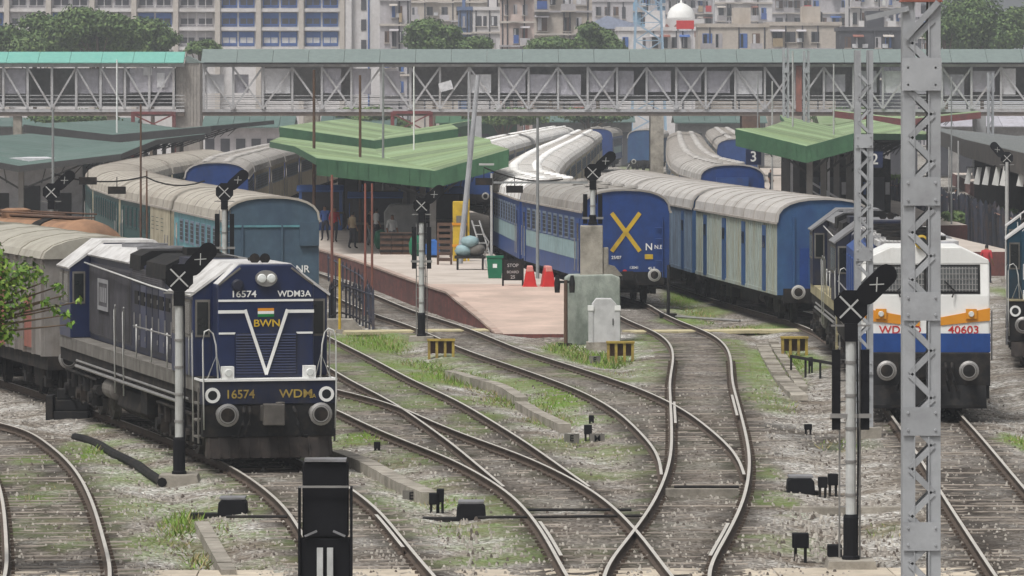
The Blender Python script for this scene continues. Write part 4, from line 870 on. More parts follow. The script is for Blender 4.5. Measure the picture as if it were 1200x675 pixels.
# ------------------------------------------------------------------ signals
octa = lambda r, k=.42: [(r*k,-r),(r,-r*k),(r,r*k),(r*k,r),(-r*k,r),(-r,r*k),(-r,-r*k),(-r*k,-r)]
m_sigwhite = mat('signal_white', (.42,.42,.41), .6, var=.15); m_mast = mat('aluminium_mast', (.5,.51,.5), .5, .1, var=.2, dirt=(.28,.27,.25), amt=.35, streak=3)
def signal(px, py, hgt, label, k=1.0, arm=(1, 40), cage=True, base=True, loc=None, z0=-.28, short=False):
    x, y = loc or G(px, py, -.25); t = thing('railway_signal', label, 'signal', (x, y, z0), 0, 'signals seen from behind')
    P = lambda nm, mb, m, par=None, **kw: O(nm, mb.mesh(nm, m), par or t, **kw)
    hm = hgt
    if base: P('base', MB().prism([(-.45,-.05),(.45,-.05),(.38,.25),(-.38,.25)], 'y', -.4, .4), m_conc)
    P('plinth', MB().lathe([(.15,.02 if short else .2),(.15,.1 if short else .3),(.125,.12 if short else .32),(.125,.3 if short else .95),(.1,.34 if short else 1.0)], (0,0,0), 'z', 14), m_sigblack)
    b = MB(); b.lathe([(.085,.3 if short else .9),(.085,hm)], (0,0,0), 'z', 14); P('mast', b, m_mast)
    for z in np.arange(.6 if short else 1.3, hm-.6, .55): P('clamp', MB().lathe([(.098,z),(.098,z+.05)], (0,0,0), 'z', 14), m_steel)
    P('cable', MB().tube([(.11,-.04,.9),(.12,-.05,hm*.5),(.1,-.04,hm)], .018, 5), m_sigblack)
    hz = hm + .32*k
    hd = P('backboard', MB().prism([(u*k, v*k+hz) for u, v in octa(.31)], 'y', .02, .08), m_sigblack)
    P('lamp_case', MB().box(-.2*k,.2*k,.08,.3,hz-.26*k,hz+.26*k), m_sigblack, hd); P('bracket', MB().box(-.12*k,.12*k,-.1,.12,hm-.28,hm+.02), m_sigblack)
    for s2 in (1,-1): P('cross_stripe', MB().bar((-.2*k*s2,.012-.002*s2,hz-.2*k),(.2*k*s2,.012-.002*s2,hz+.2*k),.034*k,.008,up=(0,1,0)), m_sigwhite, hd)
    P('sight_ledge', MB().bar((-.36*k,.0,hz-.34*k),(.36*k,.0,hz-.34*k),.04,.03), m_steel)
    # oblong route indicator, leaning
    sx, ang = arm; n = 9; ln, r = .5*k, .2*k
    prof = [(r*math.cos(a), ln/2+r*math.sin(a)) for a in np.linspace(0, math.pi, n)] + [(r*math.cos(a), -ln/2+r*math.sin(a)) for a in np.linspace(math.pi, 2*math.pi, n)]
    a = R(-ang*sx); cx, cz = sx*.48*k, hz+.42*k
    rot = lambda u, v: (cx + u*math.cos(a) - v*math.sin(a), cz + u*math.sin(a) + v*math.cos(a))
    ri = P('route_indicator', MB().prism([rot(u,v) for u,v in prof], 'y', .0, .07), m_sigblack, hd)
    for s2 in (1,-1):
        p = rot(-.09*k*s2,-.1*k); q = rot(.09*k*s2,.1*k); P('cross_mark', MB().bar((p[0],-.008-.002*s2,p[1]),(q[0],-.008-.002*s2,q[1]),.02*k,.006,up=(0,1,0)), m_sigwhite, ri)
    for v in (-.2,0,.2):
        c = rot(0, v*k); P('lamp_hood', MB().lathe([(.075*k,.07),(.075*k,.24)], (c[0],0,c[1]), 'y', 10), m_sigblack, ri)
    if cage:
        for s2 in (-1,1): P('ladder_guard', MB().box(s2*.24-.07,s2*.24+.07,.0,.1,max(.05,hm-1.75),hm-.42), m_sigblack)
        P('guard_bar', MB().box(-.34,.34,-.06,.02,max(.2,hm-1.55),max(.27,hm-1.48)), m_steel)
        if not short:
            b = MB()
            for s2 in (-.17,.17): b.bar((s2,.3,.1),(s2,.22,hm-.3),.03,.03)
            for z in np.arange(.4, hm-.4, .35): b.bar((-.17,.29,z),(.17,.29,z),.02,.02)
            P('ladder', b, m_steel)
    return t
signal(210, 568, 3.95, 'signal with white X and silver mast left of the blue locomotive nose', .9, (1,44), False)
signal(494, 402, 4.15, 'signal with white X standing before the middle platform ramp', .84, (1,48))
gx, gy = G(695, 403, -.25); s_ = signal(697, 403, 1.42, 'signal with dark head on top of the stained concrete block', .86, (1,48), True, False, (gx, gy+.65), 3.5, True)
signal(997, 671, 4.15, 'large signal with white X beside the white locomotive, right foreground', .9, (1,45))
signal(0, 0, 4.55, 'signal with white X behind the blue locomotive before the teal coach end', .9, (1,48), True, True, WS(263, 36.5))
signal(0, 0, 4.5, 'signal with white X at the far left above the brown tank wagon', .9, (1,48), True, True, WS(60, 36))
signal(0, 0, 4.8, 'small distant signal under the dark canopy at the right edge', .9, (-1,40), False, True, WS(1180, 26))
# near signal seen from behind, bottom of the picture
x, y = WS(381, 79); t = thing('railway_signal', 'black signal box back cut off by the bottom edge', 'signal', (x, y, -.28), 0, 'signals seen from behind')
P = lambda nm, mb, m, par=None, **kw: O(nm, mb.mesh(nm, m), par or t, **kw)
P('lamp_case', MB().box(-.34,.34,.05,.4,1.4,2.5), m_sigblack, bevel=.02); P('top_plate', MB().box(-.31,.31,-.0,.4,2.52,2.56), m_grey)
P('lower_case', MB().box(-.36,.36,.0,.3,.3,1.38), m_sigblack); P('ledge', MB().box(-.39,.35,-.06,-.02,2.14,2.17), m_steel)
for sx in (-1,1): P('side_bar', MB().box(sx*.385-.015,sx*.385+.015,-.06,.3,.2,2.14), m_sigblack); P('mast', MB().box(sx*.075-.045,sx*.075+.045,-.08,-.02,-.1,1.25), m_mast); P('bracket', MB().bar((sx*.3,-.05,1.42),(sx*.12,-.05,1.5),.05,.03), m_grey)
P('base', MB().box(-.4,.4,-.3,.4,-.1,.1), m_conc)

# stained concrete block with cabinet under the signal
x, y = G(695, 403, -.25); t = thing('concrete_block', 'large stained pale green concrete block carrying a signal', 'concrete block', (x, y, -.3))
O('block', MB().prism([(-.92,0),(.88,0),(.86,2.15),(.6,2.26),(-.75,2.22),(-.9,2.12)], 'y', .1, 1.6).mesh('block', m_concg), t, bevel=.04)
O('pillar', MB().box(-.4,.32,.35,.95,2.2,3.8).mesh('pillar', m_conc), t, bevel=.03); O('pillar_step', MB().box(.33,.5,.4,.9,2.2,3.1).mesh('pillar_step', m_conc), t, bevel=.03)
O('rubble', MB().prism([(.35,2.2),(.95,2.2),(.7,2.5),(.5,2.55)], 'y', .3, .8).mesh('rubble', m_conc), t)
x, y = G(708, 409, -.25); t = thing('relay_cabinet', 'pale grey relay cabinet in front of the concrete block', 'cabinet', (x, y, -.3))
m_cab = mat('cabinet_grey', (.5,.5,.5), .6, dirt=(.36,.34,.3), amt=.35, streak=3)
O('case', MB().prism([(-.38,.25),(.38,.25),(.38,1.45),(.22,1.62),(-.25,1.62),(-.38,1.45)], 'y', 0, .55).mesh('case', m_cab), t, bevel=.02)
for sx in (-1,1): O('corner_post', MB().box(sx*.42-.07,sx*.42+.07,-.03,.2,.0,1.25).mesh('corner_post', m_cab), t); O('cap', MB().box(sx*.42-.09,sx*.42+.09,-.05,.22,1.25,1.4).mesh('cap', m_white), t)
O('plinth', MB().box(-.55,.55,-.1,.65,-.1,.26).mesh('plinth', m_conc), t); O('handle', MB().box(.26,.29,-.03,0,.8,1.0).mesh('handle', m_black), t)
x, y = G(663, 404, -.25); t = thing('lamp_post', 'thin dark post with twin lamps left of the concrete block', 'lamp post', (x, y, -.3))
O('post', MB().tube([(0,0,0),(0,0,2.1)], .06, 8).mesh('post', m_brown), t); O('cross_arm', MB().box(-.3,.22,-.04,.04,2.0,2.08).mesh('cross_arm', m_black), t); O('foot', MB().box(-.25,.2,-.15,.15,0,.1).mesh('foot', m_black), t)
for k in (-.27,.2): O('lamp', MB().lathe([(.08,1.7),(.1,2.0),(.05,2.25)], (k,0,0), 'z', 10).mesh('lamp', m_black), t)

# lattice masts
def lattice(loc, wd, hgt, label, panel=1.1, bat=2.2, dep=.35):
    t = thing('lattice_mast', label, 'mast', (*loc, -.3)); ch = wd*.33
    for sx in (-1,1):
        c = sx*(wd/2-ch/2)
        O('channel', MB().box(c-ch/2,c+ch/2,0,.02,0,hgt).box(c-ch/2,c+ch/2,dep-.02,dep,0,hgt).box(sx*wd/2-.012-(.012*sx),sx*wd/2+.012-(.012*sx),.02,dep-.02,0,hgt).mesh('channel', m_galv), t)
        c2 = sx*(wd/2-ch+.01)
        O('flange', MB().box(c2-.01,c2+.01,-.03,-.002,0,hgt).mesh('flange', m_galv), t)
    z = .5; k = 0
    while z < hgt-.6:
        sx = 1 if k % 2 else -1
        for yy in (-.012, dep+.012): O('lacing_bar', MB().bar((-sx*wd*.3,yy,z),(sx*wd*.3,yy,z+panel*.48),wd*.16,.012,up=(0,1,0)).mesh('lacing_bar', m_galv), t)
        z += panel*.5; k += 1
    z = bat*.6
    while z < hgt-.3:
        bp = O('batten_plate', MB().box(-wd*.49,wd*.49,-.04,-.028,z,z+wd*.75).mesh('batten_plate', m_galv), t)
        for u in (-.36,.36):
            for v in (.15,.6): O('bolt', MB().lathe([(.022,0),(.018,-.02)], (u*wd,-.04,z+v*wd), 'y', 6).mesh('bolt', m_galv), bp)
        z += bat
    O('foundation', MB().box(-wd*.9,wd*.9,-.3,dep+.3,-.05,.35).mesh('foundation', m_conc), t)
    return t
M1 = lattice(WS(1080, 77), .58, 9.55, 'tall grey lattice mast in the right foreground', .72, 1.75)
O('top_plate', MB().box(-.3,.3,-.06,-.042,8.05,8.55).mesh('top_plate', m_galv), M1); O('top_cap', MB().prism([(-.32,9.4),(.32,9.4),(.22,9.6),(-.22,9.6)], 'y', -.06, .4).mesh('top_cap', m_rustred), M1)
O('insulator_arm', MB().bar((-.2,-.02,9.3),(-.85,-.02,9.15),.08,.08).mesh('insulator_arm', m_galv), M1); O('brace', MB().bar((-.25,-.055,8.85),(.25,-.055,9.4),.09,.012,up=(0,1,0)).mesh('brace', m_galv), M1)
M2 = lattice((8.08, 117.5), .42, 9.0, 'slimmer grey lattice mast behind the right foreground signal', .55, 2.6)
for px, s, h, lb in ((921, 15.5, 11.5, 'left of two distant lattice masts before the footbridge on the right'), (945, 15.3, 11.3, 'right of two distant lattice masts before the footbridge on the right'), (1161, 15.6, 9.6, 'distant lattice mast before the footbridge near the right edge')):
    lattice(WS(px, s), .5, h, lb, 1.4, 6)

# poles
m_pole = mat('pole_grey', (.26,.27,.27), .6, .2, var=.2)
def pole(px, s, ytop, r, label, arms=(), m=None, lean=0, z0=-.3, lamp=False):
    x, y = WS(px, s); zt = H - (ytop-YH)/s; t = thing('pole', label, 'pole', (x, y, z0)); n = 6
    O('shaft', MB().tube([(lean*i/n, 0, (zt-z0)*i/n) for i in range(n+1)], r, 10, r2=r*.7).mesh('shaft', m or m_pole), t)
    O('foot', MB().box(-r*2.5,r*2.5,-r*2.5,r*2.5,-.05,.25).mesh('foot', m_conc), t)
    for z, l0, l1 in arms: O('cross_arm', MB().bar((lean*(z-z0)/(zt-z0)+l0,0,z-z0),(lean*(z-z0)/(zt-z0)+l1,0,z-z0),.08,.08).mesh('cross_arm', m or m_pole), t)
    if lamp: O('lamp_head', MB().prism([(-.1,0),(.5,.03),(.5,.12),(-.1,.1)], 'y', -.12, .12).mesh('lamp_head', m_grey), t, (lean, 0, zt-z0))
    return t
pole(165, 30, 122, .05, 'thin dark pole crossing the teal coach roofs on the left', m=m_brown)
pole(172, 30.5, 200, .045, 'short dark pole close beside the thin pole on the left', m=m_brown)
pole(62, 33, 128, .06, 'thin grey pole above the leftmost signal')
pole(137, 17, 70, .07, 'white pole against the left end of the footbridge', m=m_white)
pole(368, 24, 82, .09, 'grey pole above the left half of the middle green canopy', m=m_brown)
pole(422, 25, 88, .08, 'dark pole rising through the middle green canopy', m=m_brown)
pole(449, 24, 76, .07, 'grey pole just right of the dark canopy pole')
pole(485, 22, 78, .05, 'thin white pole before the footbridge above the canopy', m=m_white)
pole(536, 28.5, 88, .13, 'thick pale pole leaning right out of the yellow pylon', lean=.85, m=m_galv)
pole(549, 27.5, 84, .05, 'thin pole close behind the leaning pale pole', m=m_galv)
pole(576, 29.5, 203, .06, 'short white post with lamp arm beside the blue coaches', arms=((4.9,-.5,.1),), m=m_sigwhite)
pole(630, 31, 138, .07, 'grey pole between the red barriers and the blue coach', arms=((4.35,-1.9,1.9),))
pole(389, 33, 205, .06, 'rust brown post at the fence before the teal coach', m=m_rustred)
pole(428, 33.5, 215, .05, 'left leg of the brown twin post at the platform edge', m=m_rustred); pole(436, 33.5, 215, .05, 'right leg of the brown twin post at the platform edge', m=m_rustred)
pole(1005, 20, 80, .06, 'thin grey pole half hidden by the slimmer lattice mast')
pole(905, 20.5, 95, .06, 'thin pale pole above the blue ended coach on the right', m=m_sigwhite); pole(929, 20, 60, .07, 'thin pale pole in front of the right green canopy', m=m_sigwhite)
pole(977, 19.5, 75, .06, 'thin pale pole at the tip of the right green canopy', m=m_sigwhite); pole(1115, 22, 90, .05, 'thin pole right of the tall lattice mast'); pole(1180, 28, 190, .09, 'pale post under the dark canopy at the right edge', m=m_sigwhite)
pole(888, 15, 88, .07, 'grey pole before the footbridge pier on the right'); pole(1123, 21, 165, .06, 'white post with red top beside the right fence', m=m_sigwhite); pole(1112, 20.5, 172, .05, 'white post near the right fence end', m=m_sigwhite)
# hanging lamp boxes on a wire over the blue coaches
def lampbox(px, py, s, label):
    x, y = WS(px, s); z = H - (py-YH)/s; t = thing('hanging_lamp', label, 'lamp', (x, y, z-.2))
    O('case', MB().box(-.32,.32,-.12,.12,-.12,.15).mesh('case', m_under), t); O('hanger', MB().bar((0,0,.15),(0,0,.5),.03,.03).mesh('hanger', m_under), t)
lampbox(603, 216, 31, 'black lamp box hanging over the white coach roof'); lampbox(567, 207, 31, 'small lamp box hanging left of the blue coaches')
lampbox(137, 217, 32, 'black lamp box hanging over the teal coach roof'); lampbox(103, 206, 32, 'small lamp box hanging at the left over the teal coaches')
def wire(pts, label, r=.018):
    P_ = [(*WS(px, s), H-(py-YH)/s) for px, py, s in pts]; Q_ = []
    for a, b2 in zip(P_[:-1], P_[1:]):
        for k in range(6): q = k/6; Q_.append(tuple(a[i]*(1-q)+b2[i]*q - (.25*4*q*(1-q) if i == 2 else 0) for i in range(3)))
    Q_.append(P_[-1]); O('wire', MB().tube(Q_, r, 5).mesh('wire', m_black), None, label=label, category='wire')
wire([(567,196,31),(660,210,31)], 'dark cable over the white coach roofs', .03)
wire([(60,203,32),(170,207,31),(240,212,31)], 'dark cable over the teal coach roofs', .03)

# yellow stands at the crossing
def ystand(px, py, label):
    x, y = G(px, py, -.25); t = thing('yellow_stand', label, 'stand', (x, y, -.28), 0, 'yellow stands at the crossing')
    O('top_board', MB().box(-.42,.42,-.15,.2,.58,.64).mesh('top_board', m_dyel), t)
    for sx in (-.36,-.13,.12,.36): O('leg', MB().box(sx-.04,sx+.04,-.12,-.04,0,.58).mesh('leg', m_dyel), t)
    O('back_board', MB().box(-.4,.4,.1,.16,.2,.58).mesh('back_board', m_brown), t)
ystand(517, 421, 'small yellow stand next to the signal before the platform'); ystand(727, 424, 'small yellow stand in front of the relay cabinet'); ystand(931, 418, 'small yellow stand in the grass left of the white locomotive')
# low yard things: point motors, tags, boxes
def pmotor(px, py, w_, label):
    x, y = G(px, py, -.2); t = thing('point_motor', label, 'point motor', (x, y, -.22))
    O('case', MB().prism([(-.28,0),(.28,0),(.26,.26),(.18,.32),(-.18,.32),(-.26,.26)], 'y', -.3, .3).mesh('case', m_sigblack), t, bevel=.02); O('bed_plate', MB().box(-w_,w_,-.15,.15,-.06,.05).mesh('bed_plate', m_black), t); O('lid', MB().box(-.24,.24,-.28,.28,.325,.36).mesh('lid', m_grey), t)
pmotor(552, 608, .9, 'dark point motor beside the lower turnout'); pmotor(273, 603, .8, 'black point motor on the gravel before the blue locomotive'); pmotor(938, 577, .35, 'flat dark box on the gravel right of the middle track')
def tag(px, py, h, w_, label, m=None, txt=None):
    x, y = G(px, py, -.25); t = thing('marker_post', label, 'marker', (x, y, -.28))
    for sx in (-1,1): O('leg', MB().box(sx*w_*.6-.025,sx*w_*.6+.025,-.03,.03,0,h*.6).mesh('leg', m_black), t)
    O('box', MB().box(-w_,w_,-.1,.12,h*.5,h).mesh('box', m or m_sigblack), t, bevel=.01)
tag(509, 602, .42, .1, 'dark stub beside the white letter boards'); tag(516, 602, .5, .07, 'taller thin stub beside the white letter boards'); tag(964, 582, .42, .09, 'left of two black stubs left of the right signal'); tag(976, 580, .45, .1, 'right of two black stubs left of the right signal'); tag(938, 657, .5, .14, 'black box on two legs at the lower right')
tag(689, 518, .42, .09, 'black stub between two white letter boards'); tag(693, 500, .3, .06, 'small black stub above the white letter boards'); tag(947, 508, .25, .09, 'small dark stub on stained gravel'); tag(442, 532, .3, .07, 'small dark stub in the grass right of the blue locomotive'); tag(950, 438, .5, .06, 'left leg post of the low rail by the right yellow stand'); tag(978, 664, .4, .12, 'dark box at the foot of the right signal'); tag(128, 482, .75, .07, 'dark post left of the black step block')
def letterboard(px, py, s, label):
    x, y = G(px, py, -.2); t = thing('letter_board', label, 'marker', (x, y, -.25)); O('board', MB().box(-.17,.17,0,.03,.0,.22).mesh('board', m_sill), t); text(s, .2, m_sigblack, t, (0,-.006,.11))
letterboard(670, 517, 'E', 'white board with letter E on the gravel'); letterboard(700, 517, 'M', 'white board with letter M on the gravel'); letterboard(482, 585, 'E', 'white board with letter E before the lower turnout'); letterboard(697, 424, 'E', 'white board with letter E at the foot of the cabinet')
x, y = G(83, 492, -.2); t = thing('step_block', 'black stepped block beside the track left of the locomotive', 'step block', (x, y, -.25))
for k in range(3): O('step', MB().box(-.42+.02*k,.42-.02*k,.25*k,.9,.26*k,.26*k+.25).mesh('step', m_black), t, bevel=.015)
O('side_plate', MB().box(-.62,-.45,.1,.9,0,.62).mesh('side_plate', m_black), t)
x, y = G(955, 445, -.25); t = thing('low_rail', 'low dark guard rail by the right yellow stand', 'guard rail', (x, y, -.25))
O('rail_bar', MB().bar((-.5,3,.5),(.5,-1.2,.5),.06,.08).mesh('rail_bar', m_black), t)
for k in range(4): O('leg', MB().box(-.5+k*.33-.03,-.5+k*.33+.03,3-k*1.4-.03,3-k*1.4+.03,-.05,.5).mesh('leg', m_black), t)
x, y = G(783, 374, -.2); t = thing('hand_lever', 'black point lever standing by the middle track before the parcel vans', 'lever', (x, y, -.2))
O('post', MB().tube([(0,0,0),(0.02,0,1.9)], .06, 8).mesh('post', m_black), t); O('base', MB().box(-.3,.3,-.2,.2,0,.2).mesh('base', m_black), t); O('rod', MB().tube([(.2,-.1,.1),(2.4,-2.5,.05)], .05, 6).mesh('rod', m_steel), t)

# iron fence by the teal coach
def fence(pts, h, n, label, m, top=None, pw=.03, rough=.05):
    t = thing('iron_fence', label, 'fence', (*pts[0], -.25)); o0 = pts[0]
    p = Path(pts, 2); 
    for zz in (.25, h*.9): 
        q = [p.at(p.L[-1]*i/10)[0] for i in range(11)]; O('rail', MB().tube([(a[0]-o0[0], a[1]-o0[1], zz) for a in q], .035, 6).mesh('rail', top or m), t)
    me = MB().box(-pw,pw,-.03,.03,0,h).prism([(-pw,h),(pw,h),(0,h+.14)], 'y', -.02, .02).mesh('picket', m)
    for i in range(n): a, _ = p.at(p.L[-1]*i/(n-1)); pk = O('picket', me, t, (a[0]-o0[0], a[1]-o0[1], random.uniform(-.03,.03)), random.uniform(-.2,.2)); pk.scale.z = random.uniform(1-rough, 1+rough*.4); pk.rotation_euler[1] = random.uniform(-rough, rough)*.3
    return t
m_fence = mat('dark_fence', (.035,.04,.06), .7, dirt=(.11,.07,.05), amt=.4, ov=.6)
fence([G(386,372), G(400,366), G(437,380)], 1.35, 14, 'dark iron picket fence right of the blue locomotive', m_fence)
fence([G(438,380), G(425,352), G(405,338), G(385,325)], 1.2, 18, 'dark iron fence running back beside the platform track', m_fence)
pole(398, 35.6, 303, .05, 'yellow post in the iron fence', m=m_yellow)
x, y = G(405, 386, -.2); t = thing('fence_footing', 'concrete footing of the fence before the yellow crossing', 'footing', (x, y, -.3)); O('block', MB().prism([(-.9,0),(.6,0),(.25,.45),(-.9,.45)], 'y', -.2, .5).mesh('block', m_conc), t, bevel=.03)

# ------------------------------------------------------------------ things on the middle platform (top at .72)
ZP = .72
def PG(px, py): return (*G(px, py, ZP), ZP)
t = thing('yellow_pylon', 'yellow weathered pylon on the middle platform', 'pylon', PG(539, 306)); O('shaft', MB().box(-.3,.26,-.2,.25,0,2.5).mesh('shaft', m_yellow), t, bevel=.03)
for z in (.6,1.5): O('clamp_band', MB().box(-.33,.29,-.23,.28,z,z+.1).mesh('clamp_band', m_orange), t)
O('notice', MB().box(-.15,.12,-.215,-.2,1.5,1.9).mesh('notice', m_sill), t); O('side_post', MB().box(.31,.4,-.1,0,0,2.6).mesh('side_post', m_yellow), t)
t = thing('crate_stack', 'dark brown slatted crate stack left of the yellow pylon', 'crates', PG(521, 310))
for sx in (-.27,.27):
    for yy in (-.25,.25): O('post', MB().box(sx-.04,sx+.04,yy-.04,yy+.04,0,1.65).mesh('post', m_brown), t)
for z in np.arange(.15,1.6,.24): O('slat', MB().box(-.3,.3,-.3,-.27,z,z+.13).mesh('slat', m_brown), t)
t = thing('luggage_cart', 'dark luggage cart heaped with pale sacks', 'cart', PG(551, 316))
O('deck', MB().box(-.62,.62,-.4,.6,.45,.55).mesh('deck', m_black), t)
for sx in (-.5,.5): O('wheel', MB().lathe([(.3,-.04),(.3,.04)], (sx,0,.3), 'x', 16).mesh('wheel', m_black), t); O('leg', MB().box(sx-.04,sx+.04,-.36,-.28,0,.45).mesh('leg', m_black), t)
O('handle', MB().tube([(.55,-.3,.5),(.75,-.4,1.1),(.5,-.3,1.5)], .03, 6).mesh('handle', m_steel), t)
def blob(cx, cy, cz, rx, ry, rz_, seed, n=10):
    rg = random.Random(seed); b = MB(); pr = []
    for i in range(n+1):
        a = math.pi*i/n - math.pi/2; pr.append((max(.02, math.cos(a)**.7), math.sin(a)))
    b.lathe(pr, (0,0,0), 'z', 14); b.v = [(cx+x*rx*(1+rg.uniform(-.1,.1)), cy+y*ry*(1+rg.uniform(-.1,.1)), cz+z*rz_*(1+rg.uniform(-.1,.1))) for x,y,z in b.v]; return b
for k, (cx, cz, m, lb) in enumerate(((-.25,.75,m_band,'pale green sack on the luggage cart, left'),(.22,.78,m_sill,'pale grey sack on the luggage cart, right'),(0,1.1,m_band,'top sack on the heaped luggage cart'))):
    q = PG(551, 316); O('sack', blob(0,0,0,.36,.34,.24,k).mesh('sack', m, smooth=True), None, (q[0]+cx, q[1], q[2]+cz), label=lb, category='sack')
t = thing('wheelie_bin', 'green rubbish bin with pale rim on the platform', 'bin', PG(580, 326)); O('tub', MB().prism([(-.25,0),(.25,0),(.31,.78),(-.31,.78)], 'y', -.25, .25).mesh('tub', m_green), t, bevel=.02); O('rim', MB().box(-.33,.33,-.28,.28,.78,.85).mesh('rim', m_green), t); O('label_plate', MB().box(-.08,.08,-.262,-.25,.4,.55).mesh('label_plate', m_white), t)
t = thing('trestle_sign', 'dark folding sign board with white lettering beside the red barriers', 'sign', PG(601, 335))
for sx in (-.36,.36): O('leg', MB().box(sx-.035,sx+.035,-.03,.03,0,1.0).mesh('leg', m_black), t)
O('board', MB().box(-.33,.33,-.01,.03,.2,.95).mesh('board', m_black), t); text('STOP', .17, m_sigwhite, t, (0,-.015,.74)); text('BOARD', .13, m_sigwhite, t, (0,-.015,.5)); text('25', .17, m_sigwhite, t, (0,-.015,.32))
t = thing('sack_truck', 'white leaning trolley beside the luggage cart', 'trolley', PG(566, 314))
for sx in (-.15,.15): O('rail', MB().bar((sx-.3,.2,1.9),(sx+.3,-.1,0),.05,.05).mesh('rail', m_sigwhite), t)
for k in range(5): z = .3+k*.35; xx = .3-.6*z/1.9; O('rung', MB().bar((xx-.15,0,z),(xx+.15,0,z),.035,.035).mesh('rung', m_sigwhite), t)
def barrier(px, py, zz, label):
    x, y = G(px, py, zz); t = thing('road_barrier', label, 'barrier', (x, y, zz), random.uniform(-.15,.15), 'red and white barriers')
    O('shell', MB().prism([(-.46,0),(.46,0),(.46,.12),(.24,.36),(.15,.85),(.1,1.05),(-.1,1.05),(-.15,.85),(-.24,.36),(-.46,.12)], 'y', -.35, .35).mesh('shell', m_red), t, bevel=.04)
    O('cap', MB().prism([(-.13,.86),(.13,.86),(.105,1.07),(-.105,1.07)], 'y', -.36, .36).mesh('cap', mat('pale_red',(.6,.25,.22),.5)), t, bevel=.03)
    O('reflector', MB().box(-.14,.14,-.385,-.37,.12,.26).mesh('reflector', m_white), t)
barrier(621, 346, .4, 'left red and white plastic barrier on the platform ramp'); barrier(642, 346, .4, 'right red and white plastic barrier on the platform ramp')
t = thing('water_tank', 'white box tank standing among dark crates under the canopy', 'tank', PG(470, 290))
O('shell', MB().prism([(-.75,.55),(.75,.55),(.78,1.5),(.6,1.95),(-.55,1.95),(-.78,1.6)], 'y', 0, 1.6).mesh('shell', m_sigwhite), t, bevel=.06); O('stand', MB().box(-.7,.7,.1,1.5,0,.55).mesh('stand', m_black), t)
for k in range(3): q = PG(452+k*13, 298); t = thing('dark_crate', ['left','middle','right'][k]+' dark crate of three before the white tank', 'crate', q, .1*k); O('case', MB().box(-.24,.24,-.2,.2,.0,.95).mesh('case', m_brown), t); [O('slat', MB().box(-.25,.25,-.225,-.2,z,z+.1).mesh('slat', m_under), t) for z in (.1,.35,.6,.82)]
t = thing('blue_crate', 'bright blue covered box beside the platform signal', 'box', PG(507, 302)); O('case', MB().prism([(-.3,.1),(.3,.1),(.3,.6),(.1,.78),(-.2,.74),(-.3,.55)], 'y', 0, .5).mesh('case', m_blue), t, bevel=.03); O('feet', MB().box(-.28,.28,.05,.45,0,.1).mesh('feet', m_black), t)
for k, (px, py, m, lb) in enumerate(((446,292,m_green,'dark green drum beside the white tank'),(420,272,m_sill,'pale sack bundle under the canopy'),(400,268,m_brown,'brown parcel heap under the canopy'),(487,300,m_green,'dark green drum left of the platform signal'))):
    q = PG(px, py); O('goods_bundle', blob(0,0,.42,.3,.3,.45,k+9).mesh('goods_bundle', m, smooth=True), None, q, label=lb, category='goods')

# ------------------------------------------------------------------ people
def person(loc, shirt, trousers, label, rz=0, pose=0, hgt=1.68):
    q = O('person', PM[(shirt.name, trousers.name, pose)], None, loc, rz, label=label, category='person'); q.scale = (hgt/1.68,)*3; return q
person((*G(1156,332,-.25),-.28), c_r, c_k, 'person in a dull red shirt beside the white locomotive', 2.6, 1)
person((*G(392,284,ZP),ZP), c_r, c_k, 'person in red under the canopy near the teal coach end', .5); person((*G(381,282,ZP),ZP), c_b, c_k, 'person in a dark blue shirt beside the one in red', -.4)
person((*G(433,288,ZP),ZP), c_k, c_g, 'person in dark clothes under the middle canopy', 1.2, 1); person((*G(441,286,ZP),ZP), c_w, c_k, 'person in a white shirt under the middle canopy', 2.0)
person((*G(982,239,.76),.76), c_r, c_r, 'person in red on the stairs under the right green canopy', 1.5); person((*G(1120,250,-.2),-.25), c_w, c_b, 'person in white beside the right fence', 0)
person((*G(411,270,ZP),ZP), c_b, c_b, 'person in blue carrying goods under the canopy', 1.5, 2); person((*G(903,226,.76),.76), c_k, c_k, 'person in dark clothes on the right platform behind the blue coach end', 1, 1)
# ------------------------------------------------------------------ footbridge
m_bsteel = mat('bridge_grey_paint', (.4,.4,.41), .65, var=.12, dirt=(.25,.22,.2), amt=.35, streak=2); m_broof = mat('bridge_roof_grey_green', (.165,.205,.195), .65, var=.12, dirt=(.14,.17,.165), amt=.4)
m_teal = mat('teal_roof', (.16,.4,.34), .55, var=.1, dirt=(.11,.37,.32), amt=.3); m_sheet = mat('pale_sheet', (.37,.36,.4), .75, var=.15, dirt=(.24,.23,.24), amt=.4, streak=2, ov=.2); m_sheetw = mat('white_sheet', (.55,.55,.57), .7)
m_deck = mat('deck_brown', (.16,.13,.11), .85, dirt=(.1,.08,.07), amt=.4); m_corr = mat('corrugated_grey', (.29,.27,.25), .75, dirt=(.19,.17,.15), amt=.4, streak=3); m_inner = mat('bridge_inner_wall', (.25,.24,.235), .85, dirt=(.13,.12,.115), amt=.5, dscale=.6, ov=.35)
SB = 13.95; DB = F/SB
def bx_(px): return (px-600)/SB
def bz(py): return H - (py-YH)/SB
fb = thing('footbridge', 'long roofed grey truss footbridge crossing the whole station', 'footbridge', (0, DB, 0)); WB = 4.0
P = lambda nm, mb, m, par=None: O(nm, mb.mesh(nm, m), par or fb)
x0, x1 = bx_(236), bx_(1320); zd, zr = bz(131), bz(74)
P('deck', MB().box(x0,x1,0,WB,zd-.35,zd), m_deck)
for yy in (0, WB): P('bottom_chord', MB().box(x0,x1,yy-.1,yy+.1,zd-.02,zd+.22), m_bsteel); P('top_chord', MB().box(x0,x1,yy-.1,yy+.1,zr-.3,zr-.02), m_bsteel)
k = 0; x = x0
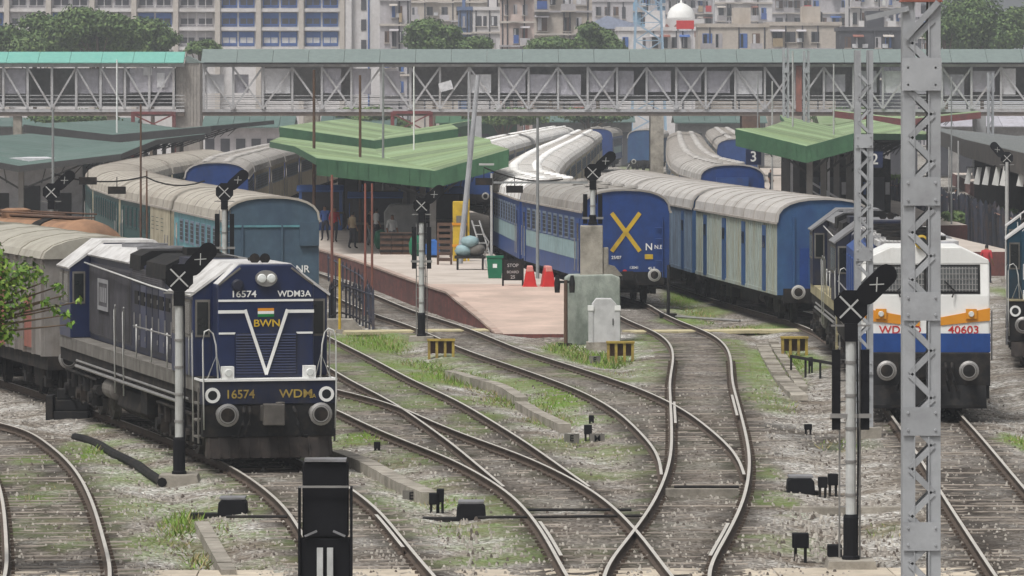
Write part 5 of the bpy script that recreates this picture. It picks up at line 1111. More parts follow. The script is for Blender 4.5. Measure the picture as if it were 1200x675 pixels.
while x < x1:
    xe = min(x+3.0, x1)-.03
    P('roof_panel', MB().prism([(-.75,zr),(-.75,zr+.06),(WB/2,zr+1.2),(WB+.75,zr+.06),(WB+.75,zr),(WB/2,zr+1.12)], 'x', x, xe), m_broof); x += 3.0
P('eave_gutter', MB().box(x0,x1,-.84,-.76,zr-.1,zr+.05), m_black)
pan = 34.6/SB; n = int((x1-x0)/pan)
for i in range(n+1):
    x = x0 + .2 + i*pan
    P('post', MB().box(x-.09,x+.09,-.13,.05,zd+.2,zr-.3), m_bsteel)
    if i % 2 == 0: P('rear_post', MB().box(x-.07,x+.07,WB-.05,WB+.05,zd+.2,zr-.3), m_bsteel)
    if i < n:
        a, b2 = (x, zd+.25), (x+pan, zr-.35); ph = i % 3
        if ph in (0, 1): P('diagonal', MB().bar((a[0],-.16,b2[1]),(b2[0],-.16,a[1]),.16,.06,up=(0,1,0)), m_bsteel)
        if ph in (1, 2): P('diagonal', MB().bar((a[0],-.21,a[1]),(b2[0],-.21,b2[1]),.16,.06,up=(0,1,0)), m_bsteel)
        if random.random() < .8: P('wall_sheet', MB().box(x+.1,x+pan*random.uniform(.5,.97),.12,.15,zd+1.5+random.uniform(-.1,.2),zr-.45-random.choice((0,.2,.5))), m_sheet if random.random() < .75 else m_sheetw)
        if random.random() < .75: P('inner_wall', MB().box(x,x+pan,WB-.3,WB-.2,zd+.9,zr-.3), m_inner)
        if i % 3 == 1: P('gusset', MB().box(x-.25,x+.25,-.18,-.14,zd+.15,zd+.6), m_bsteel)
for z in (.45,.75,1.05,1.35): P('hand_rail', MB().box(x0,x1,-.03,.03,zd+z-.03,zd+z+.03), m_bsteel)
for z in (.6,1.2): P('rear_hand_rail', MB().box(x0,x1,WB-.03,WB+.03,zd+z-.03,zd+z+.03), m_bsteel)
for px, w_, m, nm in ((770,1.1,m_conc,'pier'),(365,1.2,m_conc,'pier'),(560,.6,m_galv,'pier'),(880,1.5,m_brown,'pier'),(1150,.8,m_galv,'pier'),(1010,.9,m_conc,'pier')):
    for yy in (.3, WB-.3): P(nm, MB().box(bx_(px)-w_/2,bx_(px)+w_/2,yy-.3,yy+.3,-.3,zd-.36), m)
for px in (482,):
    b = MB(); xa, xb = bx_(460), bx_(505)
    for xx in (xa, xb): b.box(xx-.15,xx+.15,-.25,.05,.7,zd-.0)
    for z in (zd-.05,zd-1.9): b.box(xa,xb,-.22,.02,z-.12,z+.12)
    b.bar((xa,-.3,zd-1.8),(xb,-.3,zd-.15),.12,.08,up=(0,1,0)); b.bar((xb,-.38,zd-1.8),(xa,-.38,zd-.15),.12,.08,up=(0,1,0)); P('red_frame', b, m_dred)
P('red_stanchion', MB().box(bx_(936)-.25,bx_(936)+.25,-.3,-.2,zd,zr-.2), m_rustred); P('hanging_board', MB().bar((bx_(515),-.4,zd+2.0),(bx_(530),-.4,zd+2.3),.75,.05,up=(0,1,0)), m_sheetw)
# nearer left section with bright teal roof and stair tower
lf = thing('footbridge', 'left footbridge span with bright teal roof', 'footbridge', (0, DB-9, 0)); s2 = F/(DB-9)
bx2 = lambda px: (px-600)/s2; bz2 = lambda py: H-(py-YH)/s2
P = lambda nm, mb, m, par=None: O(nm, mb.mesh(nm, m), par or lf)
x0, x1 = bx2(-140), bx2(216); zd, zr = bz2(131), bz2(74)
P('deck', MB().box(x0,x1,0,3.4,zd-.35,zd), m_deck); x = x0
while x < x1:
    xe = min(x+2.6, x1)-.03; P('roof_panel', MB().prism([(-.7,zr),(-.7,zr+.06),(1.7,zr+.95),(4.1,zr+.06),(4.1,zr),(1.7,zr+.87)], 'x', x, xe), m_teal); x += 2.6
P('roof_end_panel', MB().prism([(-.7,zr-.02),(1.7,zr+.97),(4.1,zr-.02)], 'x', x1, x1+.08), m_corr)
for yy in (0, 3.4): P('bottom_chord', MB().box(x0,x1,yy-.1,yy+.1,zd-.02,zd+.22), m_bsteel); P('top_chord', MB().box(x0,x1,yy-.1,yy+.1,zr-.3,zr-.02), m_bsteel)
pan = 28.5/s2; n = int((bx2(205)-x0)/pan)
for i in range(n+1):
    x = x0 + .1 + i*pan; P('post', MB().box(x-.1,x+.1,-.13,.05,zd+.2,zr-.3), m_bsteel)
    if i < n:
        sg = i % 4 != 3
        P('diagonal', MB().bar((x,-.17,(zr-.35) if sg else zd+.25),(x+pan,-.17,(zd+.25) if sg else zr-.35),.15,.06,up=(0,1,0)), m_bsteel)
        if random.random() < .6: P('wall_sheet', MB().box(x+.1,x+pan*.9,.4,.44,zd+1.5,zr-.5), m_sheet if random.random() < .7 else m_inner)
        P('inner_wall', MB().box(x,x+pan,3.1,3.2,zd+.4,zr-.4), m_inner)
for z in (.45,.75,1.05,1.35): P('hand_rail', MB().box(x0,x1,-.03,.03,zd+z-.03,zd+z+.03), m_bsteel)
for px in (20, 130): P('pier', MB().box(bx2(px)-.35,bx2(px)+.35,.2,.8,-.3,zd-.36), m_conc)
b = MB(); xa, xb = bx2(156), bx2(204)
for xx in (xa, xb): b.box(xx-.15,xx+.15,-.3,.0,.7,zd)
for z in (zd-.1,zd-1.9): b.box(xa,xb,-.27,-.03,z-.12,z+.12)
b.bar((xa,-.34,zd-1.8),(xb,-.34,zd-.2),.12,.06,up=(0,1,0)); b.bar((xb,-.42,zd-1.8),(xa,-.42,zd-.2),.12,.06,up=(0,1,0)); P('red_frame', b, m_dred)
P('side_board', MB().box(bx2(152),bx2(203),.08,.12,zd+1.6,zr-.4), m_sheet); P('notice', MB().box(bx2(184),bx2(193),-.0,.04,zd+2.0,zd+3.2), m_sheetw); P('notice', MB().box(bx2(168),bx2(178),-.0,.04,zd+3.0,zd+3.7), m_sheetw)
tw = thing('stair_tower', 'corrugated grey stair enclosure where the two footbridge spans meet', 'stair tower', (bx2(220), DB-8.6, 0))
O('wall', MB().box(-1.0,1.0,0,3.0,.76,zr+.0).mesh('wall', m_corr), tw)
rb_m = MB().box(-.03,.03,-.06,0,.76,zr).mesh('rib', m_corr)
for i in range(8): O('rib', rb_m, tw, (-.95+i*.27,0,0))
O('roof', MB().prism([(-1.1,zr+.02),(1.15,zr+.02),(0,zr+.6)], 'y', -.1, 3.1).mesh('roof', m_broof), tw)

# ------------------------------------------------------------------ platform canopies (butterfly roofs)
m_cgreen = mat('green_sheet', (.185,.26,.125), .7, var=.2, dirt=(.26,.31,.19), amt=.6, dscale=.5, ov=.22); m_cgreenb = mat('pale_green_sheet', (.26,.35,.2), .65, var=.18, dirt=(.17,.25,.12), amt=.6, dscale=.6, ov=.2); m_cgreenc = mat('dull_green_sheet', (.15,.21,.11), .65, var=.2, dirt=(.24,.29,.18), amt=.5, dscale=.6, ov=.2); m_cgreen2 = mat('green_fascia', (.05,.125,.065), .7, var=.18, dirt=(.025,.07,.04), amt=.4, streak=3); m_cgrey = mat('slate_green_sheet', (.075,.125,.11), .65, var=.16, dirt=(.14,.18,.17), amt=.5, dscale=.4, ov=.12)
m_truss = mat('dark_truss', (.05,.05,.05), .8); m_pillar = mat('pillar_grey', (.2,.19,.18), .8)
m_ceil_shade = mat('painted_shade_ceiling', (.03,.028,.027), .9)  # near-black, paints the shade on the canopy undersides
m_eave = mat('dark_eave', (.06,.055,.05), .85, dirt=(.12,.1,.085), amt=.5)
def canopy(name, secs, label, mr, mf, fascia=.8, post_off=0, sheet=1.7, zp=.72, eave=.3):
    """secs: (D, xl, zl, xv, zv, xr, zr) cross sections, near to far; valley in the middle"""
    t = thing('platform_canopy', label, 'canopy', (secs[0][3], secs[0][0], 0)); ox, oy = secs[0][3], secs[0][0]
    def sec(D):
        for a, b2 in zip(secs[:-1], secs[1:]):
            if D <= b2[0]+1e-6: q = (D-a[0])/(b2[0]-a[0]); return [u*(1-q)+v*q for u, v in zip(a, b2)]
        return list(secs[-1])
    D = secs[0][0]; i = 0
    while D < secs[-1][0]-.1:
        E = min(D+sheet, secs[-1][0]); a, c = sec(D), sec(E); dz = .012*(i % 2)
        for (ia, iz, ja, jz) in ((1,2,3,4),(3,4,5,6)):
            n = 5; b = MB()
            for k in range(n):                                   # ribs run along the slope
                for (u0, u1, h0, h1) in ((k/n,(k+.6)/n,0,0),((k+.6)/n,(k+.72)/n,0,.06),((k+.72)/n,(k+.88)/n,.06,.06),((k+.88)/n,(k+1)/n,.06,0)):
                    pa = [[p[ia]*(1)-ox, p[0]-oy, p[iz]+dz] for p in (a, c)]; pb = [[p[ja]-ox, p[0]-oy, p[jz]+dz] for p in (a, c)]
                    L_ = lambda A_, B_, u, h: (A_[0]*(1-u)+B_[0]*u, A_[1]*(1-u)+B_[1]*u, A_[2]*(1-u)+B_[2]*u+h)
                    b.quad(L_(pa[0],pa[1],u0,h0), L_(pb[0],pb[1],u0,h0), L_(pb[0],pb[1],u1,h1), L_(pa[0],pa[1],u1,h1))
            O('roof_sheet', b.mesh('roof_sheet', mr if mr is not m_cgreen else (m_cgreen, m_cgreenb, m_cgreen, m_cgreenc)[((i+ia)//5*7+ia) % 4], fix=False), t)
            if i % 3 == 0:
                c3 = sec(min(D+sheet*3, secs[-1][0])); O('shade_board', MB().quad((a[ia]-ox,a[0]-oy,a[iz]-.09),(a[ja]-ox,a[0]-oy,a[jz]-.09),(c3[ja]-ox,c3[0]-oy,c3[jz]-.09),(c3[ia]-ox,c3[0]-oy,c3[iz]-.09)).mesh('shade_board', m_ceil_shade), t)  # dark board added below the sheets to deepen the canopy's shade
        D += sheet; i += 1
    a = secs[0]
    def board(p, q, nm, y):                                       # corrugated fascia from p to q (x, z of the top edge)
        n = max(3, int(abs(q[0]-p[0])/.22)); b = MB()
        for k in range(n):
            u0, u1 = k/n, (k+1)/n; d = -.03 if k % 2 else 0.0
            A_ = (p[0]+(q[0]-p[0])*u0-ox, p[1]+(q[1]-p[1])*u0); B_ = (p[0]+(q[0]-p[0])*u1-ox, p[1]+(q[1]-p[1])*u1)
            b.prism([(A_[0],A_[1]-fascia),(B_[0],B_[1]-fascia),(B_[0],B_[1]+.03),(A_[0],A_[1]+.03)], 'y', y-.04+d, y)
        O(nm, b.mesh(nm, mf), t)
    board((a[1],a[2]), (a[3],a[4]), 'fascia', -.03); board((a[3],a[4]), (a[5],a[6]), 'fascia', -.03)
    for ia, iz in ((1,2),(5,6)):                                  # eaves along both sides
        for p, q in zip(secs[:-1], secs[1:]): O('eave_board', MB().bar((p[ia]-ox,p[0]-oy,p[iz]+.03-eave/2),(q[ia]-ox,q[0]-oy,q[iz]+.03-eave/2),.05,eave).mesh('eave_board', mf), t)
    D = secs[0][0]+1.5
    while D < secs[-1][0]:
        c = sec(D); y = D-oy
        O('pillar', MB().box(c[3]-ox-.14,c[3]-ox+.14,y-.14,y+.14,zp,c[4]-.02).mesh('pillar', m_pillar), t)
        for ia, iz in ((1,2),(5,6)):
            b = MB(); b.bar((c[3]-ox,y,c[4]-.08),(c[ia]-ox,y,c[iz]-.1),.1,.14); b.bar((c[3]-ox,y,c[4]-1.3),(c[3]+(c[ia]-c[3])*.7-ox,y,c[4]+(c[iz]-c[4])*.7-.15),.08,.1)
            for u in (.25,.45,.65): b.bar((c[3]+(c[ia]-c[3])*u-ox,y,c[4]+(c[iz]-c[4])*u-.1),(c[3]+(c[ia]-c[3])*u*.8-ox,y,c[4]-1.25+u*1.2),.05,.05)
            O('truss', b.mesh('truss', m_truss), t)
        D += 7
    return t
def sc(s, xl, yl, xv, yv, xr, yr):
    z = lambda y: H-(y-YH)/s; return (F/s, (xl-600)/s, z(yl), (xv-600)/s, z(yv), (xr-600)/s, z(yr))
canopy('c', [sc(27,371,186,510,201,596,176), (250,-10.6,5.1,-5.6,4.4,-1.0,5.2), (275,-13.0,5.1,-7.2,4.4,-1.2,5.2), (300,-13.6,5.1,-8,4.4,-2.4,5.2)], 'near green sheet canopy over the middle platform', m_cgreen, m_cgreen2, .72)
canopy('c', [(304,-13.8,5.7,-8.2,4.9,-3.2,5.6), (350,-13.6,5.7,-8.6,4.9,-4.2,5.6), (400,-13,5.7,-7.5,4.9,-3.0,5.6)], 'farther green canopy beyond the middle platform roof', m_cgreen, m_cgreen2, .8)
canopy('c', [sc(25.5,862,152,945,172,1000,157), (262,12.9,5.9,17.6,5.0,21.6,5.6), (330,17.6,5.9,21.5,5.0,25,5.6), (420,22,5.9,26,5,29,5.6)], 'green sheet canopy over the right platform', m_cgreen, m_cgreen2, .75)
canopy('c', [sc(22,-60,180,22,195,142,181), (300,-33,5.0,-26.5,4.4,-20.8,5.0), (340,-32,5.0,-26,4.4,-20.4,5.0)], 'slate green canopy at the far left', m_cgrey, m_truss, .3)
canopy('c', [(346,-33,5.6,-27,4.9,-20.3,5.5), (400,-31,5.6,-25.5,4.9,-18.6,5.6)], 'darker slate canopy behind the far left one', m_cgrey, m_truss, .5)
canopy('c', [(222,22.6,5.0,30,4.3,37,5), (300,26.5,5.0,34,4.3,41,5), (405,33,5,40,4.3,47,5)], 'dark long canopy at the right edge', mat('dark_sheet', (.15,.16,.16), .8, dirt=(.25,.24,.22), amt=.3), m_eave, .5, eave=1.0)
canopy('c', [(415,26,6.3,32,5.6,38,6.2), (430,27,6.3,33,5.6,39,6.2)], 'pale green canopy far behind the tall lattice mast', m_cgreen, m_dred, .5)
# platform number signs, stairs, sheets under canopies
def nsign(px, py, s, n, label):
    x, y = WS(px, s); t = thing('number_sign', label, 'sign', (x, y, H-(py-YH)/s)); O('board', MB().box(-.38,.38,0,.08,-.38,.38).mesh('board', m_navy), t); text(n, .7, m_white, t, (0,-.012,0)); O('hanger', MB().bar((0,.04,.38),(0,.04,.9),.04,.04).mesh('hanger', m_black), t)
nsign(883, 184, 24, '3', 'blue platform sign with white number 3'); nsign(1025, 187, 25, '2', 'blue platform sign with white number 2 behind the lattice mast')
x, y = WS(948, 24); t = thing('stairway', 'white railed stairway descending under the right green canopy', 'stairs', (x, y, .76))
for k in range(9): O('step', MB().box(k*.32,k*.32+.34,0,1.6,0,1.7-k*.19).mesh('step', m_conc), t)
for yy in (0,1.6):
    O('hand_rail', MB().bar((0,yy,2.7),(3.0,yy,.9),.08,.08).mesh('hand_rail', m_sheetw), t); O('mid_rail', MB().bar((0,yy,2.3),(3.0,yy,.5),.3,.05).mesh('mid_rail', m_sheetw), t)
    for k in range(4): O('baluster', MB().box(k*.95-.04,k*.95+.04,yy-.04,yy+.04,0,2.7-k*.57).mesh('baluster', m_sheetw), t)
O('portal', MB().box(-.9,-.78,0,.1,0,3.9).box(.9,1.02,0,.1,0,3.9).box(-.9,1.02,0,.1,3.8,3.95).mesh('portal', m_sheetw), t)
for k, px in enumerate((1134,1145,1155,1167,1176,1196)):
    x, y = WS(px, 20+k*1.1); z = H-(205-YH)/(20+k*1.1); t = thing('hanging_sheet', f'white cloth hanging under the dark right canopy, {ordn(k)} from the left', 'cloth', (x, y, z), 0, 'white cloths under the right canopy')
    O('cloth', MB().prism([(-.2,-.5),(.12,-.55),(.26,.42),(.02,.45)], 'y', -.02, .02).mesh('cloth', m_white), t); O('rod', MB().bar((-.1,0,.46),(.4,0,.45),.04,.04).mesh('rod', m_black), t)
fence([(23.4,225),(24.3,262),(25.4,312),(24.4,345),(23,380)], 2.2, 270, 'long dark picket fence with rusty top along the right platform', m_fence, mat('rusty_pink', (.33,.2,.16), .8), .08, .25)
m_fence2 = mat('faded_fence', (.16,.15,.17), .8, var=.3, ov=.4)
fence([(23.9,226),(24.8,263),(25.9,313),(24.9,346),(23.5,381)], 1.9, 200, 'second row of faded pickets behind the long right fence', m_fence2, m_brown, .06, .35)
lw = thing('station_shed', 'white station shed with dark openings under the far left canopy', 'shed', (-26, 279, 0)); O('wall', MB().box(-4.5,2.6,0,6,.76,4.2).mesh('wall', m_sheetw), lw)
for k in range(4): O('opening', MB().box(-4+k*1.7,-3.1+k*1.7,-.03,0,1.0,2.3 if k % 2 else 2.7).mesh('opening', m_truss), lw); O('frame', MB().box(-4.1+k*1.7,-4.0+k*1.7,-.06,.0,.76,4.1).mesh('frame', m_white), lw)

# ------------------------------------------------------------------ buildings behind the bridge
m_bw = mat('plaster_white', (.6,.58,.58), .85, var=.1, dirt=(.38,.35,.33), amt=.35, dscale=.25, streak=3); m_bbl = mat('blue_shutter', (.06,.13,.36), .6, var=.15); m_dk = mat('dark_opening', (.06,.06,.07), .6); m_bcol = mat('beige_column', (.48,.44,.4), .85, var=.1)
m_bb = mat('buff_plaster', (.47,.42,.37), .9, var=.12, dirt=(.28,.23,.18), amt=.4, dscale=.3, streak=3); m_bp = mat('pink_plaster', (.54,.44,.4), .9, var=.12, dirt=(.35,.27,.23), amt=.4, dscale=.3, streak=3); m_bg = mat('grey_plaster', (.45,.43,.45), .9, var=.12, dirt=(.22,.2,.2), amt=.5, dscale=.3, streak=3)
SH = 9.2; DH = F/SH
hx = lambda px: (px-600)/SH; hz_ = lambda py: H-(py-YH)/SH
ho = thing('institution_building', 'large white building with rows of blue shuttered windows', 'building', (hx(200), DH, 0)); ox = hx(200)
P = lambda nm, mb, m, par=None: O(nm, mb.mesh(nm, m), par or ho)
P('wall', MB().box(hx(-60)-ox,hx(446)-ox,.6,14,0,30), m_bw)
for py in (-34,-10,12,34,57): P('floor_slab', MB().box(hx(-60)-ox,hx(405)-ox,-.1,.65,hz_(py)-.2,hz_(py)+.25), m_bw)
cols = [-40,8,57,108,157,206,255,303,353,401]
for i, px in enumerate(cols):
    P('column', MB().box(hx(px)-.32-ox,hx(px)+.32-ox,-.35,.6,0,30), m_bcol)
    if i == len(cols)-1: break
    pn = cols[i+1]
    for r, (ya, yb) in enumerate(((-30,-13),(-7,9),(15,31),(37,54))):
        wd = (hx(pn)-hx(px)); blue = px >= 250 or (r == 2 and i % 2 == 0)
        for k in range(2):
            xa = hx(px)-ox+.5+k*(wd-.8)/2; xb = xa+(wd-.8)/2-.25
            w_ = P('window', MB().box(xa,xb,.5,.62,hz_(yb),hz_(ya)), m_bbl if blue else m_bg); zm = hz_(ya)-(hz_(ya)-hz_(yb))*.38
            P('pane', MB().box(xa+.15,xb-.15,.47,.51,zm-.75,zm-.05), m_sheetw if (blue and r == 3) else m_dk, w_); P('sash', MB().box((xa+xb)/2-.05,(xa+xb)/2+.05,.44,.5,hz_(yb),hz_(ya)), m_bbl if blue else m_bw, w_)
            P('railing', MB().box(xa,xb,.3,.34,hz_(yb)+.1,hz_(yb)+.16), m_dk, w_)
P('end_pier', MB().box(hx(401)-ox+.4,hx(412)-ox,-.2,.6,0,30), m_bw)
for py in (6,30,54): P('stair_window', MB().box(hx(423)-ox,hx(429)-ox,.5,.61,hz_(py)-.6,hz_(py)+.8), m_dk)
P('drain_pipe', MB().tube([(hx(432)-ox,.5,0),(hx(432)-ox,.5,30)], .1, 6), m_bbl)
def block(px0, px1, ytop, s, m, floors, nc, label, balc=False, ybase=75, mwin=None, roof=None):
    x0, x1 = (px0-600)/s, (px1-600)/s; zt = H-(ytop-YH)/s; cx = (x0+x1)/2; hw = (x1-x0)/2
    t = thing('apartment_block', label, 'building', (cx, F/s, 0)); q = lambda nm, mb, mm, par=None: O(nm, mb.mesh(nm, mm), par or t)
    q('wall', MB().box(-hw,hw,.5,10,0,zt), m); fh = 3.1; nfl = int(zt/fh)
    q('parapet', MB().box(-hw-.2,hw+.2,.3,10,zt,zt+.5), m)
    for f in range(max(0, nfl-floors), nfl):
        z = zt-(nfl-f)*fh
        q('floor_band', MB().box(-hw-.1,hw+.1,.2,.5,z-.15,z+.12), m_bcol if f % 2 else m_bg)
        for c in range(nc):
            xa = -hw+.6+c*(2*hw-1.0)/nc; xb = xa+(2*hw-1.0)/nc*.6
            rv = random.random()
            if rv < .12: continue
            zo = random.choice((0,0,0,-.5)); xb = xa+(xb-xa)*random.choice((1,1,.7,1.3))
            w_ = q('window', MB().box(xa,xb,.42,.52,z+.9+zo,z+2.3), mwin if (mwin and rv < .6) else random.choice((m_dk,m_dk,m_bg,m_bbl,m_brown))); q('sill', MB().box(xa-.1,xb+.1,.25,.5,z+.78+zo,z+.88+zo), m_bcol, w_); q('pane', MB().box(xa+.1,(xa+xb)/2-.05,.38,.43,z+1.0+zo,z+2.2), random.choice((m_glass,m_glass,m_sheetw,m_dk)), w_)
            if random.random() < .3: q('sunshade', MB().prism([(-.7,z+2.35),(.5,z+2.6),(.5,z+2.5),(-.7,z+2.28)], 'x', xa-.3, xb+.3), random.choice((m_bcol,m_bg,m_rustred,m_bbl)), w_)
            if random.random() < .2: q('air_conditioner', MB().box(xb+.15,xb+.85,-.1,.45,z+.9,z+1.4), m_sheetw, w_)
            if random.random() < .07: q('laundry', MB().box(xa,xb,-.95,-.9,z+.3,z+1.4), random.choice((c_r,c_w,c_b,c_y)), w_)
            if balc and (c+f) % 2 == 0:
                b_ = q('balcony', MB().box(xa-.3,xb+.3,-.9,.2,z-.05,z+.1), m_bcol); q('railing', MB().box(xa-.3,xb+.3,-.9,-.84,z+.1,z+1.0), m if c % 2 else m_bg, b_)
    if random.random() < .8:
        w_ = q('roof_tank', MB().lathe([(.7,zt+.5),(.75,zt+.7),(.75,zt+1.8),(.3,zt+2.1)], (hw*.4,4,0), 'z', 12), m_dk)
    for k in range(3): xx = random.uniform(-hw,hw); q('rain_pipe', MB().tube([(xx,.4,0),(xx,.4,zt)], .09, 6), m_dk)
    if random.random() < .6: xx = random.uniform(-hw*.6,hw*.2); q('roof_room', MB().box(xx,xx+hw*.5,2,7,zt,zt+2.6), m)
    if roof: q('roof', MB().prism([(-hw-.5,zt+.5),(hw+.5,zt+.5),(0,zt+2.6)], 'y', 0, 10), roof)
    return t
block(445,480,-30,9.5,m_bg,6,3,'grey block at the right end of the white building')
block(478,590,-20,7.2,m_bb,6,6,'long buff block with ledges behind the centre left trees',True); block(552,588,12,8.4,m_bw,3,3,'small pale house in front of the buff block'); block(537,552,12,8.7,mat('blue_plaster',(.12,.17,.3),.8),3,1,'narrow blue tower house beside the small pale house')
block(586,626,-30,9.0,m_bp,7,3,'pinkish building with red framed balconies',True,mwin=m_rustred); block(624,694,-40,8.6,m_bb,7,4,'tall buff and pink apartment block left of the blue tower',True,mwin=m_brown)
block(694,742,2,7.4,m_bg,5,4,'grey block behind the blue roofed shed'); block(742,780,-30,7.0,mat('sky_blue_plaster',(.2,.38,.55),.8),6,4,'sky blue building behind the lattice tower',True)
block(724,814,36,9.2,m_bw,2,7,'low white building under the footbridge roof line'); block(780,838,-25,6.6,m_bg,8,6,'grey apartment block right of the white dome',True)
block(818,900,32,9.0,m_bb,2,5,'low buff building with dark windows right of the white building',True); block(838,905,-40,7.0,m_bw,8,6,'pale apartment block with dark balconies',True); block(900,985,30,8.8,m_bb,2,5,'low brownish sheds beyond the bridge roof')
block(905,1000,-45,6.5,m_bg,9,8,'wide grey apartment block above the bridge',True); block(995,1062,-60,7.4,m_bw,8,7,'large pale apartment block behind the lattice masts',True); block(1060,1092,20,7.8,m_bg,4,3,'grey house left of the right trees')
block(985,1065,36,9.1,m_dk,2,6,'dark workshop roofs beyond the bridge on the right')
x, y = WS(799, 8.2); t = thing('white_dome', 'white domed pavilion with arches behind the footbridge', 'building', (x, y, 0)); zb = H-(22-YH)/8.2
O('drum', MB().box(-3.2,3.2,0,6,0,zb).mesh('drum', m_bw), t); O('dome', MB().lathe([(2.0,zb),(2.0,zb+.3),(1.9,zb+.9),(1.5,zb+1.6),(.8,zb+2.1),(.15,zb+2.35),(.05,zb+3.2)], (0,3,0), 'z', 20).mesh('dome', m_white, smooth=True), t)
for k in range(4): O('arch', MB().prism([(-2.6+k*1.4,zb-2.6),(-1.7+k*1.4,zb-2.6),(-1.7+k*1.4,zb-1.2),(-2.15+k*1.4,zb-.7),(-2.6+k*1.4,zb-1.2)], 'y', -.05, 0).mesh('arch', m_rustred), t)
x, y = WS(803, 9.4); t = thing('red_sign', 'red hoarding on the low white building', 'hoarding', (x, y, 0)); O('board', MB().box(-1.1,1.1,0,.2,H-(34-YH)/9.4,H-(24-YH)/9.4).mesh('board', m_red), t); O('legs', MB().box(-1,-.8,.2,.4,0,H-(34-YH)/9.4).box(.8,1,.2,.4,0,H-(34-YH)/9.4).mesh('legs', m_bg), t)
x, y = WS(722, 9.0); t = thing('shed_roof', 'pale blue pitched shed roof behind the bridge', 'shed', (x, y, 0)); zz = H-(30-YH)/9; O('roof', MB().prism([(-4,zz),(-1.2,zz+1.3),(4,zz-.2),(4,zz-.4),(-4,zz-.4)], 'y', 0, 8).mesh('roof', mat('pale_blue_sheet',(.3,.34,.45),.6)), t); O('wall', MB().box(-3.6,3.6,.3,7.5,0,zz-.41).mesh('wall', m_bg), t)
# communication tower
x, y = WS(760, 9.6); t = thing('lattice_tower', 'pale blue lattice tower beyond the bridge', 'tower', (x, y, 0)); m_lt = mat('tower_paint', (.28,.4,.52), .6)
for sx in (-1,1):
    for sy in (-1,1): O('leg', MB().bar((sx*2.2,sy*2.2,0),(sx*1.0,sy*1.0,32),.22,.22).mesh('leg', m_lt), t)
for k in range(14):
    z = 1+k*2.2; w0 = 2.2-1.2*z/32; w1 = 2.2-1.2*(z+2.2)/32
    for sy in (-1,1):
        O('brace', MB().bar((-w0,sy*w0,z),(w1,sy*w1,z+2.2),.1,.1).mesh('brace', m_lt), t); O('brace', MB().bar((w0,sy*(w0+.1),z),(-w1,sy*(w1+.1),z+2.2),.1,.1).mesh('brace', m_lt), t)
    O('girt', MB().bar((-w0,-w0,z),(w0,-w0,z),.1,.1).mesh('girt', m_lt), t)

# ------------------------------------------------------------------ trees
def leaf_mat(name, a, b2):
    m = mat(name, a, .7, var=.45, scale=.9); return m
m_leaf = [leaf_mat('leaf_dark', (.05,.09,.03), None), leaf_mat('leaf_mid', (.085,.14,.042), None), leaf_mat('leaf_light', (.13,.185,.06), None)]
m_bark = mat('bark', (.12,.09,.065), .95, bump=.4)
def tree(x, y, zb, zc, rx, rz_, n, ls, label, seed, mats=None, lobes=9, trunk_r=.3, ry=None, extra=()):
    rg = random.Random(seed); t = thing('tree', label, 'tree', (x, y, zb)); zc -= zb; ry = ry or rx
    b = MB(); b.tube([(0,0,-.3),(.1,0,zc*.4),(-.1,.1,zc)], trunk_r, 8, r2=trunk_r*.45); L_ = []
    for k in range(lobes):
        a = rg.random()*6.28; e = rg.uniform(-.5,1.0); rr = rg.uniform(.35,.72)
        c = (rx*rr*math.cos(a)*math.cos(e*.9), ry*rr*math.sin(a)*math.cos(e*.9), zc+rz_*rr*1.1*e); L_.append((c, rg.uniform(.35,.55)))
        b.tube([(0,0,zc*.55), (c[0]*.4,c[1]*.4,zc*.7+c[2]*.15), c], trunk_r*.35, 6, r2=.04)
    for c, r in extra: b.tube([(0,0,zc*.8),(c[0]*.5,c[1]*.5,zc*.8+(c[2]-zc*.8)*.7), c], .03, 6, r2=.012); L_ += [(c, r)]
    O('trunk', b.mesh('trunk', m_bark), t)
    WL = [r*r for c, r in L_]; g = MB()
    for _ in range(n):
        c, r = rg.choices(L_, WL)[0]; u = Vector((rg.gauss(0,1), rg.gauss(0,1), rg.gauss(0,1))).normalized(); q = r*(rg.random()**.35)*(1+rg.gauss(0,.1))
        p = Vector((c[0]+u.x*rx*q, c[1]+u.y*ry*q, c[2]+u.z*rz_*q)); nn = (u + Vector((rg.gauss(0,.6), rg.gauss(0,.6), rg.gauss(.4,.5)))).normalized()
        a = nn.orthogonal().normalized(); a.rotate(Matrix.Rotation(rg.random()*6.28, 3, nn)); bb = nn.cross(a); s = ls*rg.uniform(.6,1.3)
        g.quad(p-a*s, p+bb*s*.5-a*.1*s, p+a*s, p-bb*s*.5, mi=rg.choice((0,1,1,2)))
    O('crown', g.mesh('crown', mats or m_leaf, fix=False), t); return t
def ptree(px, py, rpx, rpy, s, n, ls, label, seed, **k):
    if ls > .3: n = int(n*2.2); ls *= .62
    x, y = WS(px, s); return tree(x, y, -.2, H-(py-YH)/s, rpx/s, rpy/s, n, ls, label, seed, ry=min(rpx, 40)/s, **k)
ptree(40, 48, 75, 32, 10.6, 6000, .42, 'broad green tree at the far left above the teal roof', 1); ptree(115, 42, 62, 34, 10.8, 6000, .42, 'rounded tallest tree before the white building', 2); ptree(178, 50, 55, 28, 10.5, 5000, .42, 'green tree right end of the left clump', 3); ptree(235, 57, 22, 12, 10.4, 1500, .35, 'small bush tree at the foot of the white building columns', 4)
ptree(508, 46, 36, 24, 10.2, 4000, .4, 'dark green tree before the long buff block', 5); ptree(550, 54, 30, 13, 10.2, 1800, .35, 'low tree right of the dark green one', 6); ptree(700, 48, 34, 22, 10.3, 4000, .4, 'green tree before the tall buff block', 7); ptree(645, 54, 36, 13, 10.3, 2500, .35, 'low shrubby tree left of the green one behind the bridge', 8)
